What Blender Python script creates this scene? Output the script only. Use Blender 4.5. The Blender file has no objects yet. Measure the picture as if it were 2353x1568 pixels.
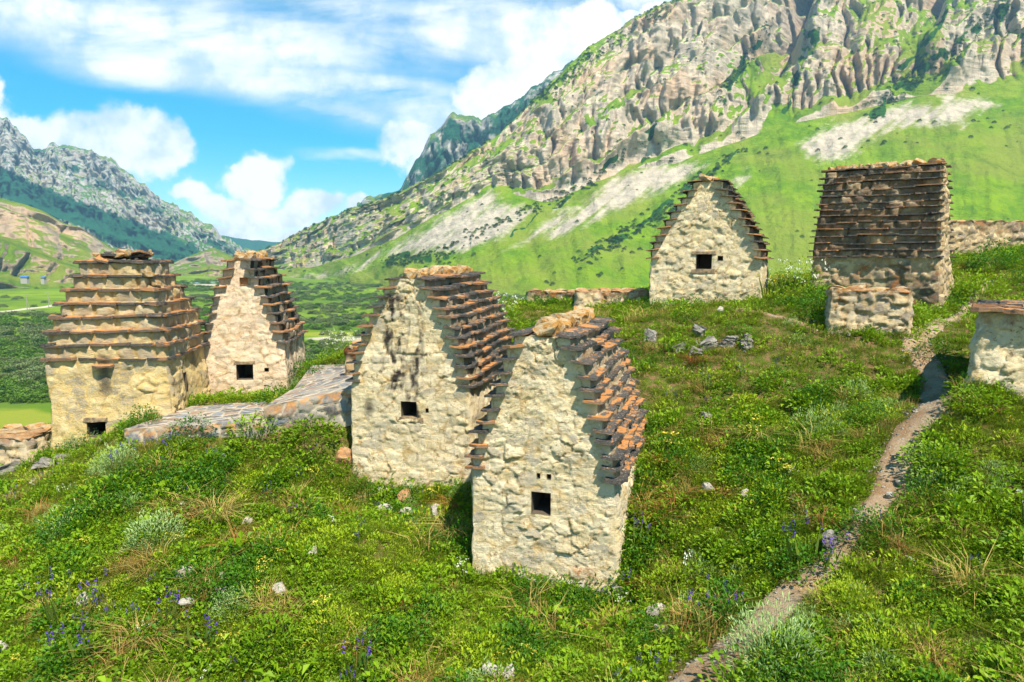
import bpy, math, random
import numpy as np
R = math.radians
sc = bpy.context.scene
COL = sc.collection
rng = np.random.default_rng(7)
random.seed(7)

# ------------------------------------------------------------------ camera
W_, H_, F_ = 1024.0, 682.0, 692.0
CAMZ = 6.0
HAZE = 1.5e-4
PITCH = math.atan((341 - 257) / F_)
cam_d = bpy.data.cameras.new('camera')
cam_d.sensor_fit = 'HORIZONTAL'
cam_d.sensor_width = 36.0
cam_d.lens = 36.0 * F_ / W_
cam_d.clip_start = 0.1
cam_d.clip_end = 30000
cam = bpy.data.objects.new('camera', cam_d)
COL.objects.link(cam)
cam.location = (0, 0, CAMZ)
cam.rotation_euler = (math.pi / 2 - PITCH, 0, 0)
sc.camera = cam

# ------------------------------------------------------------------ light, exposure
SUN_EL, SUN_AZ = R(57), R(151)      # azimuth clockwise from +Y: to the right and behind the camera
sd = bpy.data.lights.new('sun', 'SUN')
sd.energy = 5.0
sd.angle = R(0.53)
sd.color = (1.0, 0.925, 0.77)
sun = bpy.data.objects.new('sun', sd)
COL.objects.link(sun)
from mathutils import Vector, Matrix
sv = Vector((math.sin(SUN_AZ) * math.cos(SUN_EL), math.cos(SUN_AZ) * math.cos(SUN_EL), math.sin(SUN_EL)))
sun.rotation_euler = sv.to_track_quat('Z', 'Y').to_euler()
sun.location = (20, -20, 40)
sc.view_settings.view_transform = 'Standard'
sc.view_settings.look = 'None'
sc.view_settings.exposure = 0.93
sc.view_settings.gamma = 1.0
sc.view_settings.use_curve_mapping = False
sc.render.engine = 'CYCLES'
sc.cycles.use_denoising = True
sc.cycles.max_bounces = 6
sc.cycles.diffuse_bounces = 3
sc.cycles.glossy_bounces = 2
sc.cycles.transmission_bounces = 3
sc.cycles.volume_bounces = 0
sc.cycles.use_adaptive_sampling = True
sc.cycles.adaptive_threshold = 0.02


def ray(xd, yd):
    """photo position (2353 px wide copy) -> (dx, dz) per metre of +Y"""
    k = W_ / 2353.0
    a = (np.asarray(xd, float) * k - W_ / 2) / F_
    b = (H_ / 2 - np.asarray(yd, float) * k) / F_
    dy = math.cos(PITCH) + b * math.sin(PITCH)
    dz = -math.sin(PITCH) + b * math.cos(PITCH)
    return a / dy, dz / dy


def PT(xd, yd, Y):
    dx, dz = ray(xd, yd)
    return np.array([dx * Y, Y, CAMZ + dz * Y])


def project(x, y, z):
    k = 2353.0 / W_
    z = z - CAMZ
    d = y * math.cos(PITCH) - z * math.sin(PITCH)
    u = y * math.sin(PITCH) + z * math.cos(PITCH)
    return (W_ / 2 + F_ * x / d) * k, (H_ / 2 - F_ * u / d) * k


# ------------------------------------------------------------------ node helper
class NT:
    def __init__(s, tree):
        s.t = tree
        s.t.nodes.clear()

    def n(s, typ, **kw):
        nd = s.t.nodes.new(typ)
        for k, v in kw.items():
            setattr(nd, k, v)
        return nd

    def put(s, sock, v):
        if v is None:
            return
        if hasattr(v, 'is_linked') or isinstance(v, bpy.types.NodeSocket):
            s.t.links.new(v, sock)
        else:
            try:
                sock.default_value = v
            except Exception:
                sock.default_value = (*v, 1.0)

    def math(s, op, a, b=None, c=None, clamp=False):
        nd = s.n('ShaderNodeMath', operation=op, use_clamp=clamp)
        s.put(nd.inputs[0], a)
        s.put(nd.inputs[1], b)
        s.put(nd.inputs[2], c)
        return nd.outputs[0]

    def vmath(s, op, a, b=None, scale=None):
        nd = s.n('ShaderNodeVectorMath', operation=op)
        s.put(nd.inputs[0], a)
        s.put(nd.inputs[1], b)
        if scale is not None:
            s.put(nd.inputs['Scale'], scale)
        return nd.outputs['Value'] if op in ('LENGTH', 'DOT_PRODUCT') else nd.outputs['Vector']

    def mix(s, f, a, b, mode='MIX'):
        nd = s.n('ShaderNodeMix', data_type='RGBA', blend_type=mode)
        s.put(nd.inputs['Factor'], f)
        s.put(nd.inputs[6], a if not isinstance(a, tuple) else (*a, 1) if len(a) == 3 else a)
        s.put(nd.inputs[7], b if not isinstance(b, tuple) else (*b, 1) if len(b) == 3 else b)
        return nd.outputs[2]

    def noise(s, vec, scale, detail=4, rough=0.55, dist=0.0):
        nd = s.n('ShaderNodeTexNoise')
        s.put(nd.inputs['Vector'], vec)
        nd.inputs['Scale'].default_value = scale
        nd.inputs['Detail'].default_value = detail
        nd.inputs['Roughness'].default_value = rough
        nd.inputs['Distortion'].default_value = dist
        return nd.outputs[0]

    def step(s, v, lo, hi):
        nd = s.n('ShaderNodeMapRange', interpolation_type='SMOOTHSTEP')
        s.put(nd.inputs[0], v)
        s.put(nd.inputs[1], lo)
        s.put(nd.inputs[2], hi)
        return nd.outputs[0]

    def ramp(s, f, stops, interp='LINEAR'):
        nd = s.n('ShaderNodeValToRGB')
        cr = nd.color_ramp
        cr.interpolation = interp
        while len(cr.elements) < len(stops):
            cr.elements.new(0.5)
        for e, (p, c) in zip(cr.elements, stops):
            e.position = p
            e.color = (*c, 1)
        s.put(nd.inputs[0], f)
        return nd.outputs[0]

    def attr(s, name):
        return s.n('ShaderNodeAttribute', attribute_name=name).outputs['Fac']

    def scl(s, vec, v):
        nd = s.n('ShaderNodeMapping')
        s.put(nd.inputs['Vector'], vec)
        nd.inputs['Scale'].default_value = v
        return nd.outputs[0]

    def bump(s, h, strength, dist):
        nd = s.n('ShaderNodeBump')
        nd.inputs['Strength'].default_value = strength
        nd.inputs['Distance'].default_value = dist
        s.put(nd.inputs['Height'], h)
        return nd.outputs[0]

    def out(s, color, rough=0.9, normal=None, spec=0.2, trans=None):
        p = s.n('ShaderNodeBsdfPrincipled')
        s.put(p.inputs['Base Color'], color)
        s.put(p.inputs['Roughness'], rough)
        p.inputs['Specular IOR Level'].default_value = spec
        s.put(p.inputs['Normal'], normal)
        o = s.n('ShaderNodeOutputMaterial')
        if trans is not None:
            tr = s.n('ShaderNodeBsdfTranslucent')
            s.put(tr.inputs[0], trans[1])
            mx = s.n('ShaderNodeMixShader')
            mx.inputs[0].default_value = trans[0]
            s.t.links.new(p.outputs[0], mx.inputs[1])
            s.t.links.new(tr.outputs[0], mx.inputs[2])
            s.t.links.new(mx.outputs[0], o.inputs[0])
        else:
            s.t.links.new(p.outputs[0], o.inputs[0])

    def obj(s):
        return s.n('ShaderNodeTexCoord').outputs['Object']

    def pos(s):
        return s.n('ShaderNodeNewGeometry').outputs['Position']

    def nz(s):
        nd = s.n('ShaderNodeSeparateXYZ')
        s.put(nd.inputs[0], s.n('ShaderNodeNewGeometry').outputs['Normal'])
        return nd.outputs[2]

    def rnd(s):
        return s.n('ShaderNodeObjectInfo').outputs['Random']


def material(name):
    m = bpy.data.materials.new(name)
    m.use_nodes = True
    return m, NT(m.node_tree)


# ------------------------------------------------------------------ sky
world = bpy.data.worlds.new('World')
sc.world = world
world.use_nodes = True
w = NT(world.node_tree)
sky = w.n('ShaderNodeTexSky', sky_type='NISHITA')
sky.sun_disc = False
sky.sun_elevation = SUN_EL
sky.sun_rotation = SUN_AZ
sky.altitude = 1200
sky.air_density = 1.0
sky.dust_density = 0.4
sky.ozone_density = 2.0
hs = w.n('ShaderNodeHueSaturation')
hs.inputs['Hue'].default_value = 0.478
hs.inputs['Saturation'].default_value = 1.75
hs.inputs['Value'].default_value = 1.6
w.put(hs.inputs['Color'], sky.outputs[0])
D = w.n('ShaderNodeTexCoord').outputs['Generated']
sep = w.n('ShaderNodeSeparateXYZ')
w.put(sep.inputs[0], D)
ay = w.math('MAXIMUM', w.math('ABSOLUTE', sep.outputs[1]), 0.3)
qx = w.math('DIVIDE', sep.outputs[0], ay)
qz = w.math('DIVIDE', sep.outputs[2], ay)
comb = w.n('ShaderNodeCombineXYZ')
w.put(comb.inputs[0], qx)
w.put(comb.inputs[1], qz)
Q = comb.outputs[0]


def wnoise_vec(scale, amp, detail, sc3=(1, 1, 1)):
    nd = w.n('ShaderNodeTexNoise')
    w.put(nd.inputs['Vector'], w.scl(Q, sc3))
    nd.inputs['Scale'].default_value = scale
    nd.inputs['Detail'].default_value = detail
    nd.inputs['Roughness'].default_value = 0.6
    v = w.vmath('SUBTRACT', nd.outputs[1], (0.5, 0.5, 0.5))
    return w.vmath('ADD', Q, w.vmath('SCALE', v, scale=amp))


def blob(Qv, xd, yd, rx, ry, slope=0.0, lo=0.45, hi=1.15):
    cx, cz = ray(xd, yd)
    k = W_ / 2353 / F_
    d = w.vmath('SUBTRACT', Qv, (float(cx), float(cz), 0))
    m = w.n('ShaderNodeVectorRotate', rotation_type='Z_AXIS')
    w.put(m.inputs['Vector'], d)
    m.inputs['Angle'].default_value = math.atan(slope)
    e = w.vmath('DIVIDE', m.outputs[0], (rx * k, ry * k, 1))
    ln = w.vmath('LENGTH', w.vmath('MULTIPLY', e, (1, 1, 0)))
    return w.math('SUBTRACT', 1.0, w.step(ln, lo, hi))


def vmax(vals):
    r = vals[0]
    for v in vals[1:]:
        r = w.math('MAXIMUM', r, v)
    return r


Qc = wnoise_vec(8.0, 0.13, 9)
cum = vmax([blob(Qc, *b, lo=0.55, hi=0.95) for b in (
    (60, 300, 150, 75), (190, 315, 170, 85), (300, 330, 170, 85), (395, 330, 75, 66), (-40, 230, 70, 60),
    (580, 405, 80, 55), (540, 475, 130, 52), (700, 470, 120, 50), (640, 535, 280, 36), (450, 440, 70, 45), (850, 470, 70, 40),
    (940, 335, 95, 60), (1000, 370, 90, 60), (1110, 235, 110, 80), (1200, 190, 120, 80), (1260, 90, 170, 110), (1370, 50, 110, 90), (1490, 15, 80, 35),
    (1030, 430, 100, 40), (-500, 320, 420, 120), (-1200, 260, 500, 160), (2900, -300, 500, 220), (1700, -120, 500, 160))])
Qs = wnoise_vec(2.2, 0.13, 6, (0.6, 2.2, 1))
cir = vmax([blob(Qs, *b, lo=0.2, hi=1.25) for b in (
    (420, 85, 720, 120, 0.10), (620, 190, 520, 80, 0.20), (330, 155, 360, 60, 0.13), (880, 235, 380, 60, 0.2), (1040, 80, 380, 85, 0.12),
    (1000, 20, 500, 60, 0.05), (80, 20, 260, 50, 0.1), (820, 355, 150, 16, 0.0), (760, 265, 160, 16, 0.15), (450, -140, 1100, 90, 0.1), (-700, 60, 600, 130, 0.1),
    (1900, -250, 900, 160, 0.1), (300, -420, 1400, 160, 0.06))])
stk = w.noise(w.scl(Q, (1.6, 7.0, 1)), 1.5, 7, 0.58, 0.35)
cir = w.math('MULTIPLY', cir, w.step(stk, 0.30, 0.60))
cden = w.noise(w.vmath('ADD', Q, (3, 7, 0)), 9.0, 7, 0.6)
cum2 = w.math('MULTIPLY', cum, w.step(cden, 0.12, 0.40))
veil = w.math('MULTIPLY', w.step(w.noise(w.scl(Q, (1.2, 4, 1)), 2.0, 6, 0.6, 0.6), 0.5, 0.85), 0.25)
den = w.math('MAXIMUM', w.math('MAXIMUM', cum2, w.math('MULTIPLY', cir, 0.97)), veil, clamp=True)
shade = w.step(w.noise(w.vmath('ADD', Q, (1.3, 0.03, 0)), 11.0, 7, 0.6), 0.36, 0.60)
ccol = w.mix(shade, (7.4, 8.8, 10.6), (13.0, 12.6, 11.8))
hz = w.math('SUBTRACT', 1.0, w.step(sep.outputs[2], -0.02, 0.22))
skyc = w.mix(w.math('MULTIPLY', hz, 0.18), hs.outputs[0], (5.2, 8.2, 9.4))
fin = w.mix(den, skyc, ccol)
bg = w.n('ShaderNodeBackground')
w.put(bg.inputs[0], fin)
bg.inputs[1].default_value = 0.062
world.cycles.sampling_method = 'NONE'
wo = w.n('ShaderNodeOutputWorld')
w.t.links.new(bg.outputs[0], wo.inputs[0])


# ------------------------------------------------------------------ numpy noise
def _h(ix, iy, seed):
    n = (ix.astype(np.int64) * 374761393 + iy.astype(np.int64) * 668265263 + seed * 2147483647 * 3 + seed * 974711) & 0xFFFFFFFF
    n = ((n ^ (n >> 13)) * 1274126177) & 0xFFFFFFFF
    n = ((n ^ (n >> 16)) * 2246822519) & 0xFFFFFFFF
    return ((n ^ (n >> 15)) & 0xFFFFFF) / float(0x1000000)


def vn(x, y, seed=0):
    x = np.asarray(x, float)
    y = np.asarray(y, float)
    ix, iy = np.floor(x), np.floor(y)
    fx, fy = x - ix, y - iy

    def g(ox, oy):
        a = _h(ix + ox, iy + oy, seed) * 6.2831853
        return np.cos(a) * (fx - ox) + np.sin(a) * (fy - oy)
    u = fx * fx * fx * (fx * (fx * 6 - 15) + 10)
    v = fy * fy * fy * (fy * (fy * 6 - 15) + 10)
    a = g(0, 0) * (1 - u) + g(1, 0) * u
    b = g(0, 1) * (1 - u) + g(1, 1) * u
    return (a * (1 - v) + b * v) * 1.5


def fbm(x, y, o=4, seed=0, gain=0.5, lac=2.03):
    s, a, t = 0, 1.0, 0
    for i in range(o):
        s = s + a * vn(x, y, seed + i * 17)
        t += a
        a *= gain
        x = x * lac + 3.1
        y = y * lac - 1.7
    return s / t


def ridged(x, y, o=4, seed=0, gain=0.5, lac=2.05):
    s, a, t = 0, 1.0, 0
    for i in range(o):
        s = s + a * (1 - 2 * np.abs(vn(x, y, seed + i * 13)))
        t += a
        a *= gain
        x = x * lac + 5.3
        y = y * lac + 2.9
    return s / t


def sstep(v, a, b):
    t = np.clip((v - a) / (b - a), 0, 1)
    return t * t * (3 - 2 * t)


def voro(x, y, seed=0, jit=0.85):
    ix, iy = np.floor(x), np.floor(y)
    f1 = np.full(x.shape, 9.0)
    f2 = np.full(x.shape, 9.0)
    cid = np.zeros(x.shape, np.int64)
    ex = np.zeros(x.shape)
    ey = np.zeros(x.shape)
    for oy in (-1, 0, 1):
        for ox in (-1, 0, 1):
            jx, jy = ix + ox, iy + oy
            px = jx + 0.5 + (_h(jx, jy, seed) - 0.5) * jit
            py = jy + 0.5 + (_h(jx, jy, seed + 91) - 0.5) * jit
            d = np.maximum(np.abs(px - x), np.abs(py - y)) * 0.45 + np.hypot(px - x, py - y) * 0.55
            c = ((jx.astype(np.int64) + 4096) << 16) | (jy.astype(np.int64) + 4096)
            closer = d < f1
            f2 = np.where(closer, f1, np.minimum(f2, d))
            cid = np.where(closer, c, cid)
            ex = np.where(closer, x - px, ex)
            ey = np.where(closer, y - py, ey)
            f1 = np.where(closer, d, f1)
    return f1, f2, cid, ex, ey


def cellrnd(cid, seed=5):
    return _h((cid >> 16).astype(float), (cid & 0xFFFF).astype(float), seed)


# ------------------------------------------------------------------ mesh helpers
def mesh_from(name, V, Fc, mats, attrs=None, normals=None, smooth=True, fmat=None):
    me = bpy.data.meshes.new(name)
    V = np.asarray(V, np.float32)
    if isinstance(Fc, np.ndarray):
        k = Fc.shape[1]
        me.vertices.add(len(V))
        me.vertices.foreach_set('co', V.ravel())
        me.loops.add(Fc.size)
        me.loops.foreach_set('vertex_index', Fc.ravel().astype(np.int32))
        me.polygons.add(len(Fc))
        me.polygons.foreach_set('loop_start', np.arange(0, Fc.size, k, dtype=np.int32))
        me.update(calc_edges=True)
    else:
        me.from_pydata(V.tolist(), [], Fc)
    for m in (mats if isinstance(mats, (list, tuple)) else [mats]):
        me.materials.append(m)
    if fmat is not None:
        me.polygons.foreach_set('material_index', np.asarray(fmat, np.int32))
    me.polygons.foreach_set('use_smooth', np.full(len(me.polygons), smooth))
    for k, v in (attrs or {}).items():
        a = me.attributes.new(k, 'FLOAT', 'POINT')
        a.data.foreach_set('value', np.asarray(v, np.float32).ravel())
    if normals is not None:
        me.normals_split_custom_set_from_vertices(np.asarray(normals, np.float32).tolist())
    me.validate()
    me.update()
    return me


def link(name, me, parent=None, loc=(0, 0, 0), rot=(0, 0, 0), scale=(1, 1, 1)):
    o = bpy.data.objects.new(name, me)
    COL.objects.link(o)
    o.parent = parent
    o.location = loc
    o.rotation_euler = rot
    o.scale = scale
    return o


def tag(o, label=None, cat=None, group=None, kind=None):
    for k, v in (('label', label), ('category', cat), ('group', group), ('kind', kind)):
        if v:
            o[k] = v
    return o


def grid_faces(n, m, wrap=False):
    i, j = np.meshgrid(np.arange(n - 1), np.arange(m if wrap else m - 1), indexing='ij')
    j2 = (j + 1) % m
    return np.stack([i * m + j, i * m + j2, (i + 1) * m + j2, (i + 1) * m + j], -1).reshape(-1, 4)


def vnormals(V, Fc):
    a, b, c, d = (V[Fc[:, k]] for k in range(4))
    fn = np.cross(c - a, d - b)
    N = np.zeros_like(V)
    for k in range(4):
        np.add.at(N, Fc[:, k], fn)
    return N / np.maximum(np.linalg.norm(N, axis=1, keepdims=True), 1e-9)


# ------------------------------------------------------------------ terrain of the near hill
GP = [  # photo x, y, distance
    (1250, 1360, 11.5), (1085, 1322, 12.1), (1418, 1365, 11.4), (1085, 1115, 14.5), (810, 1090, 15.1), (665, 910, 19.3), (465, 928, 19.3),
    (390, 945, 16.4), (107, 1042, 16.7), (0, 1040, 17.5), (1492, 706, 21.8), (1747, 690, 20.5), (2157, 722, 18.5), (1868, 668, 20.4),
    (1990, 765, 16.5), (2260, 872, 12.7), (2100, 785, 16.0), (300, 1028, 15.1), (450, 1018, 15.0), (606, 1010, 15.1), (700, 992, 15.3), (790, 988, 15.45),
    (300, 1200, 12.4), (0, 1300, 12.0), (100, 1100, 15.0), (600, 1110, 14.0), (600, 1350, 10.8), (0, 1568, 9.2), (1176, 1568, 9.0),
    (600, 1568, 9.1), (1700, 1568, 8.0), (2353, 1568, 7.0), (2353, 1200, 9.6), (2060, 1090, 11.5), (1800, 1100, 12.4), (1700, 905, 15.6),
    (1500, 762, 19.0), (1350, 742, 21.0), (1180, 800, 20.0), (1180, 705, 24.0), (1340, 705, 23.5), (2250, 650, 21.0), (2353, 575, 24.5),
    (1780, 682, 22.0), (1800, 645, 25.0), (1450, 1250, 12.0), (1500, 1000, 14.6), (1600, 780, 18.2), (1850, 820, 16.3), (720, 850, 21.0),
    (800, 840, 20.5), (960, 900, 19.0), (2180, 930, 13.4), (2353, 930, 12.3), (1940, 1260, 10.1), (2150, 1350, 8.9), (850, 1250, 12.2),
]
gp = np.array([PT(*g) for g in GP])
gp = np.vstack([gp, [[-20, 24, gp[9, 2] - 2.4], [-9, 24.5, gp[5, 2] - 1.0], [0, 27, 4.2], [14, 30, 5.3], [22, 26, 6.5], [20, 14, 6.4],
                     [18, 5, 5.4], [-18, 14, 0.9], [-18, 4, -0.6], [0, 0, -0.6], [8, 0, 1.2], [-20, -8, -1.5], [18, -8, 3.0], [0, -10, -1.4]]])


def _tps(r2):
    return np.where(r2 > 1e-9, r2 * np.log(np.maximum(r2, 1e-9)) * 0.5, 0)


_n = len(gp)
_K = _tps((gp[:, None, 0] - gp[None, :, 0]) ** 2 + (gp[:, None, 1] - gp[None, :, 1]) ** 2) + np.eye(_n) * 0.10
_Pm = np.c_[np.ones(_n), gp[:, :2]]
_A = np.block([[_K, _Pm], [_Pm.T, np.zeros((3, 3))]])
_wt = np.linalg.solve(_A, np.r_[gp[:, 2], 0, 0, 0])
VALLEY = CAMZ - 30.0


def zbase(x, y):
    x = np.asarray(x, float)
    y = np.asarray(y, float)
    sh = x.shape
    xf, yf = np.clip(x.ravel(), -30, 30), np.clip(y.ravel(), -16, 34)
    out = np.empty(len(xf))
    for s in range(0, len(xf), 20000):
        a, b = xf[s:s + 20000], yf[s:s + 20000]
        out[s:s + 20000] = _tps((a[:, None] - gp[None, :, 0]) ** 2 + (b[:, None] - gp[None, :, 1]) ** 2) @ _wt[:_n] + _wt[_n] + _wt[_n + 1] * a + _wt[_n + 2] * b
    z = out.reshape(sh)
    far = sstep(y - (24.5 + 0.10 * x + 1.5 * vn(x * 0.2, y * 0, 3)), 0, 55)
    left = sstep(-x, 17, 60)
    right = sstep(x, 30, 90)
    back = sstep(-y, 14, 70)
    k = np.maximum(np.maximum(far, left), np.maximum(right * 0.4, back))
    return z * (1 - k) + (VALLEY - 1.0) * k


PLAT_C = [[(285, 986, 15.2), (612, 968, 15.2), (612, 922, 17.6), (440, 934, 17.3)],
          [(606, 934, 15.3), (830, 889, 15.6), (850, 846, 18.8), (665, 898, 17.7)],
          [(672, 897, 17.8), (838, 850, 18.9), (800, 836, 21.4), (716, 840, 21.4)]]


def seg_d(px, py, a, b):
    ax, ay = a
    bx, by = b
    t = np.clip(((px - ax) * (bx - ax) + (py - ay) * (by - ay)) / ((bx - ax) ** 2 + (by - ay) ** 2), 0, 1)
    return np.hypot(px - ax - t * (bx - ax), py - ay - t * (by - ay)), t


def poly_mask(px, py, poly, soft):
    poly = np.array(poly, float)
    ins = np.zeros(px.shape, bool)
    dist = np.full(px.shape, 1e9)
    for i in range(len(poly)):
        a, b = poly[i], poly[(i + 1) % len(poly)]
        cond = (a[1] > py) != (b[1] > py)
        xi = (b[0] - a[0]) * (py - a[1]) / (b[1] - a[1] + 1e-9) + a[0]
        ins ^= cond & (px < xi)
        dist = np.minimum(dist, seg_d(px, py, a, b)[0])
    return np.clip(0.5 + np.where(ins, dist, -dist) / soft * 0.5, 0, 1)


def carve(x, y, z):
    for c in PLAT_C:
        q = np.array([PT(*k) for k in c])
        A = np.c_[q[:, :2], np.ones(4)]
        co = np.linalg.lstsq(A, q[:, 2], rcond=None)[0]
        lim = co[0] * x + co[1] * y + co[2] - 0.16
        m = np.clip(2 * poly_mask(x, y, q[:, :2], 0.35), 0, 1)
        z = z - m * np.maximum(0, z - lim)
    return z


def zg(x, y):
    x, y = np.asarray(x, float), np.asarray(y, float)
    return carve(x, y, zbase(x, y)) + 0.10 * fbm(np.asarray(x) * 0.55, np.asarray(y) * 0.55, 3, 40) + 0.035 * fbm(np.asarray(x) * 2.6, np.asarray(y) * 2.6, 3, 41)


def hit(xd, yd, y0=4.0, y1=30.0):
    dx, dz = ray(xd, yd)
    ys = np.linspace(y0, y1, 1200)
    below = CAMZ + dz * ys - zg(dx * ys, ys)
    i = int(np.argmax(below <= 0)) if (below <= 0).any() else len(ys) - 1
    Y = ys[i]
    return float(dx * Y), float(Y), float(zg(np.array([dx * Y]), np.array([Y]))[0])


# ------------------------------------------------------------------ materials
def wall_material(name, A, B, stones, expose=0.5, ochre=0.35, spots=0.5, darkcol=(0.05, 0.04, 0.034)):
    m, t = material(name)
    p = t.obj()
    n1 = t.noise(p, 1.3, 5, 0.6, 0.4)
    n2 = t.noise(p, 5.0, 6, 0.62, 0.3)
    n3 = t.noise(t.scl(p, (1, 1, 1.9)), 22.0, 5, 0.7, 0.3)
    n4 = t.noise(t.vmath('ADD', p, (7.7, 3.1, 5.5)), 3.0, 7, 0.7, 0.8)
    pl = t.mix(t.step(n2, 0.35, 0.68), A, B)
    cell = t.attr('cell')
    st = t.ramp(cell, [(i / max(1, len(stones) - 1), c) for i, c in enumerate(stones)], 'CONSTANT')
    st = t.mix(t.step(n3, 0.3, 0.75), st, t.mix(0.5, st, (0.55, 0.47, 0.34)))
    face = t.math('SUBTRACT', 1.0, t.attr('mort'))
    ex = t.math('MULTIPLY', t.step(t.math('ADD', n1, t.math('MULTIPLY', t.math('SUBTRACT', cell, 0.5), 0.35)), 0.62 - 0.3 * expose, 0.78 - 0.3 * expose), face)
    ex = t.math('MULTIPLY', ex, t.step(n2, 0.30, 0.5))
    ex = t.math('MAXIMUM', ex, t.math('MULTIPLY', t.math('MULTIPLY', t.attr('coursed'), face), t.step(n2, 0.25, 0.45)))
    c = t.mix(t.math('MULTIPLY', ex, min(1, 0.45 + expose * 0.5)), pl, st)
    c = t.mix(t.math('MULTIPLY', face, t.math('MULTIPLY', t.math('SUBTRACT', 1.0, cell), 0.32)), c, (0.47, 0.37, 0.22))
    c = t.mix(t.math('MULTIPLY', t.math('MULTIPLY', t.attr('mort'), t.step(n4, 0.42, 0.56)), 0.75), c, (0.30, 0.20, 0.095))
    c = t.mix(t.math('MULTIPLY', t.step(n4, 0.50, 0.70), ochre), c, (0.60, 0.38, 0.13))
    c = t.mix(t.math('MULTIPLY', t.step(t.noise(p, 9.0, 6, 0.72, 0.5), 0.55, 0.68), spots), c, (0.20, 0.12, 0.055))
    c = t.mix(t.math('MULTIPLY', t.step(t.noise(t.vmath('ADD', p, (2.2, 9.1, 1.5)), 6.0, 6, 0.7, 0.9), 0.58, 0.70), 0.5), c, (0.30, 0.30, 0.29))  # grey stone patches, also imitating blue-grey shadow of the crevices in colour
    dk = t.math('MULTIPLY', t.attr('stain'), t.step(t.math('ADD', t.attr('stain'), n2), 0.45, 0.95))
    c = t.mix(dk, c, darkcol)
    c = t.mix(t.math('MULTIPLY', t.attr('rust'), t.step(n2, 0.40, 0.62)), c, (0.36, 0.13, 0.03))
    h = t.math('ADD', t.math('MULTIPLY', n2, 0.5), t.math('MULTIPLY', n3, 0.35))
    h = t.math('ADD', h, t.math('MULTIPLY', t.noise(p, 60.0, 4, 0.65), 0.22))
    t.out(c, 0.93, t.bump(h, 1.0, 0.075), 0.12)
    return m


CREAM = [(0.70, 0.59, 0.40), (0.60, 0.52, 0.39), (0.78, 0.67, 0.46), (0.46, 0.40, 0.31), (0.74, 0.62, 0.42), (0.54, 0.40, 0.23)]
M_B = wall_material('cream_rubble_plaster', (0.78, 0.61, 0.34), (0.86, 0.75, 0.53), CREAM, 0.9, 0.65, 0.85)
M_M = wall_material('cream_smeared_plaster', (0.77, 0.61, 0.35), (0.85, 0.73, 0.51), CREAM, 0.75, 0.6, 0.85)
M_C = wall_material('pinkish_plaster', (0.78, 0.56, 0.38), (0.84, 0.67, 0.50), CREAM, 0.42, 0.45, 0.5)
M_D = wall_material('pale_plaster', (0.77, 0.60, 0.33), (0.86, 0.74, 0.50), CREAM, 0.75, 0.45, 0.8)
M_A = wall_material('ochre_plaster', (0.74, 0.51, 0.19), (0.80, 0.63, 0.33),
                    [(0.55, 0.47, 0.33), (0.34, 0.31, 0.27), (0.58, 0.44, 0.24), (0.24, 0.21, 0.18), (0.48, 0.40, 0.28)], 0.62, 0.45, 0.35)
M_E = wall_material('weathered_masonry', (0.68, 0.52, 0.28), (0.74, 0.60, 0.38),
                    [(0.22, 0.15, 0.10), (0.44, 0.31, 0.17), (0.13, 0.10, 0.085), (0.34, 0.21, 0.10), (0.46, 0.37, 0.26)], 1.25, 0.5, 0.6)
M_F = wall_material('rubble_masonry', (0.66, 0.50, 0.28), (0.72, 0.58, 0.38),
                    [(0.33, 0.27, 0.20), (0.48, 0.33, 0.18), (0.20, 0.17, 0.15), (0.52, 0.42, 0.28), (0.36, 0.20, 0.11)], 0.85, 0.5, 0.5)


def slate_material(name, lich, dark=(0.036, 0.034, 0.034)):
    m, t = material(name)
    p = t.vmath('ADD', t.obj(), t.vmath('SCALE', (17.3, 9.7, 5.1), scale=t.rnd()))
    nn = t.noise(p, 2.6, 6, 0.65, 0.4)
    n2 = t.noise(p, 8.0, 5, 0.7)
    base = t.mix(t.rnd(), dark, (0.085, 0.08, 0.075))
    base = t.mix(t.step(n2, 0.48, 0.72), base, (0.13, 0.105, 0.08))
    up = t.step(t.nz(), -0.2, 0.5)
    f = t.math('MULTIPLY', t.step(t.math('ADD', nn, t.math('MULTIPLY', t.math('SUBTRACT', t.rnd(), 0.5), 0.30)), 0.53 - lich * 0.15, 0.63 - lich * 0.12), up)
    c = t.mix(t.math('MULTIPLY', f, 0.95), base, t.mix(t.step(n2, 0.35, 0.65), (0.52, 0.185, 0.028), (0.36, 0.19, 0.075)))
    c = t.mix(t.math('MULTIPLY', t.step(t.noise(p, 11.0, 5, 0.7), 0.56, 0.66), 0.7), c, (0.44, 0.39, 0.31))
    t.out(c, 0.8, t.bump(n2, 0.6, 0.03), 0.3)
    return m


M_SLATE = slate_material('lichened_slate', 0.35)
M_SLATE_D = slate_material('dark_slate', 0.15, (0.022, 0.022, 0.024))
m, t = material('ridge_lichen_stone')
p = t.obj()
na = t.noise(p, 3.2, 6, 0.66, 0.5)
c = t.mix(t.step(na, 0.38, 0.60), (0.50, 0.41, 0.27), (0.48, 0.25, 0.075))
c = t.mix(t.step(t.noise(p, 7.0, 5, 0.7), 0.60, 0.70), c, (0.10, 0.075, 0.06))
t.out(c, 0.92, t.bump(t.noise(p, 14.0, 6, 0.7), 0.9, 0.05), 0.1)
M_RIDGE = m
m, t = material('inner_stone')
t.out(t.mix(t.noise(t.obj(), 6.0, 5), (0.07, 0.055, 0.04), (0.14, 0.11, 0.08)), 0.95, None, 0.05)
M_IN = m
m, t = material('lintel_stone')
p = t.obj()
t.out(t.mix(t.step(t.noise(p, 7.0, 6, 0.7), 0.4, 0.6), (0.16, 0.12, 0.085), (0.38, 0.27, 0.15)), 0.9, t.bump(t.noise(p, 25.0, 5), 0.7, 0.03), 0.1)
M_LINTEL = m


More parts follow.
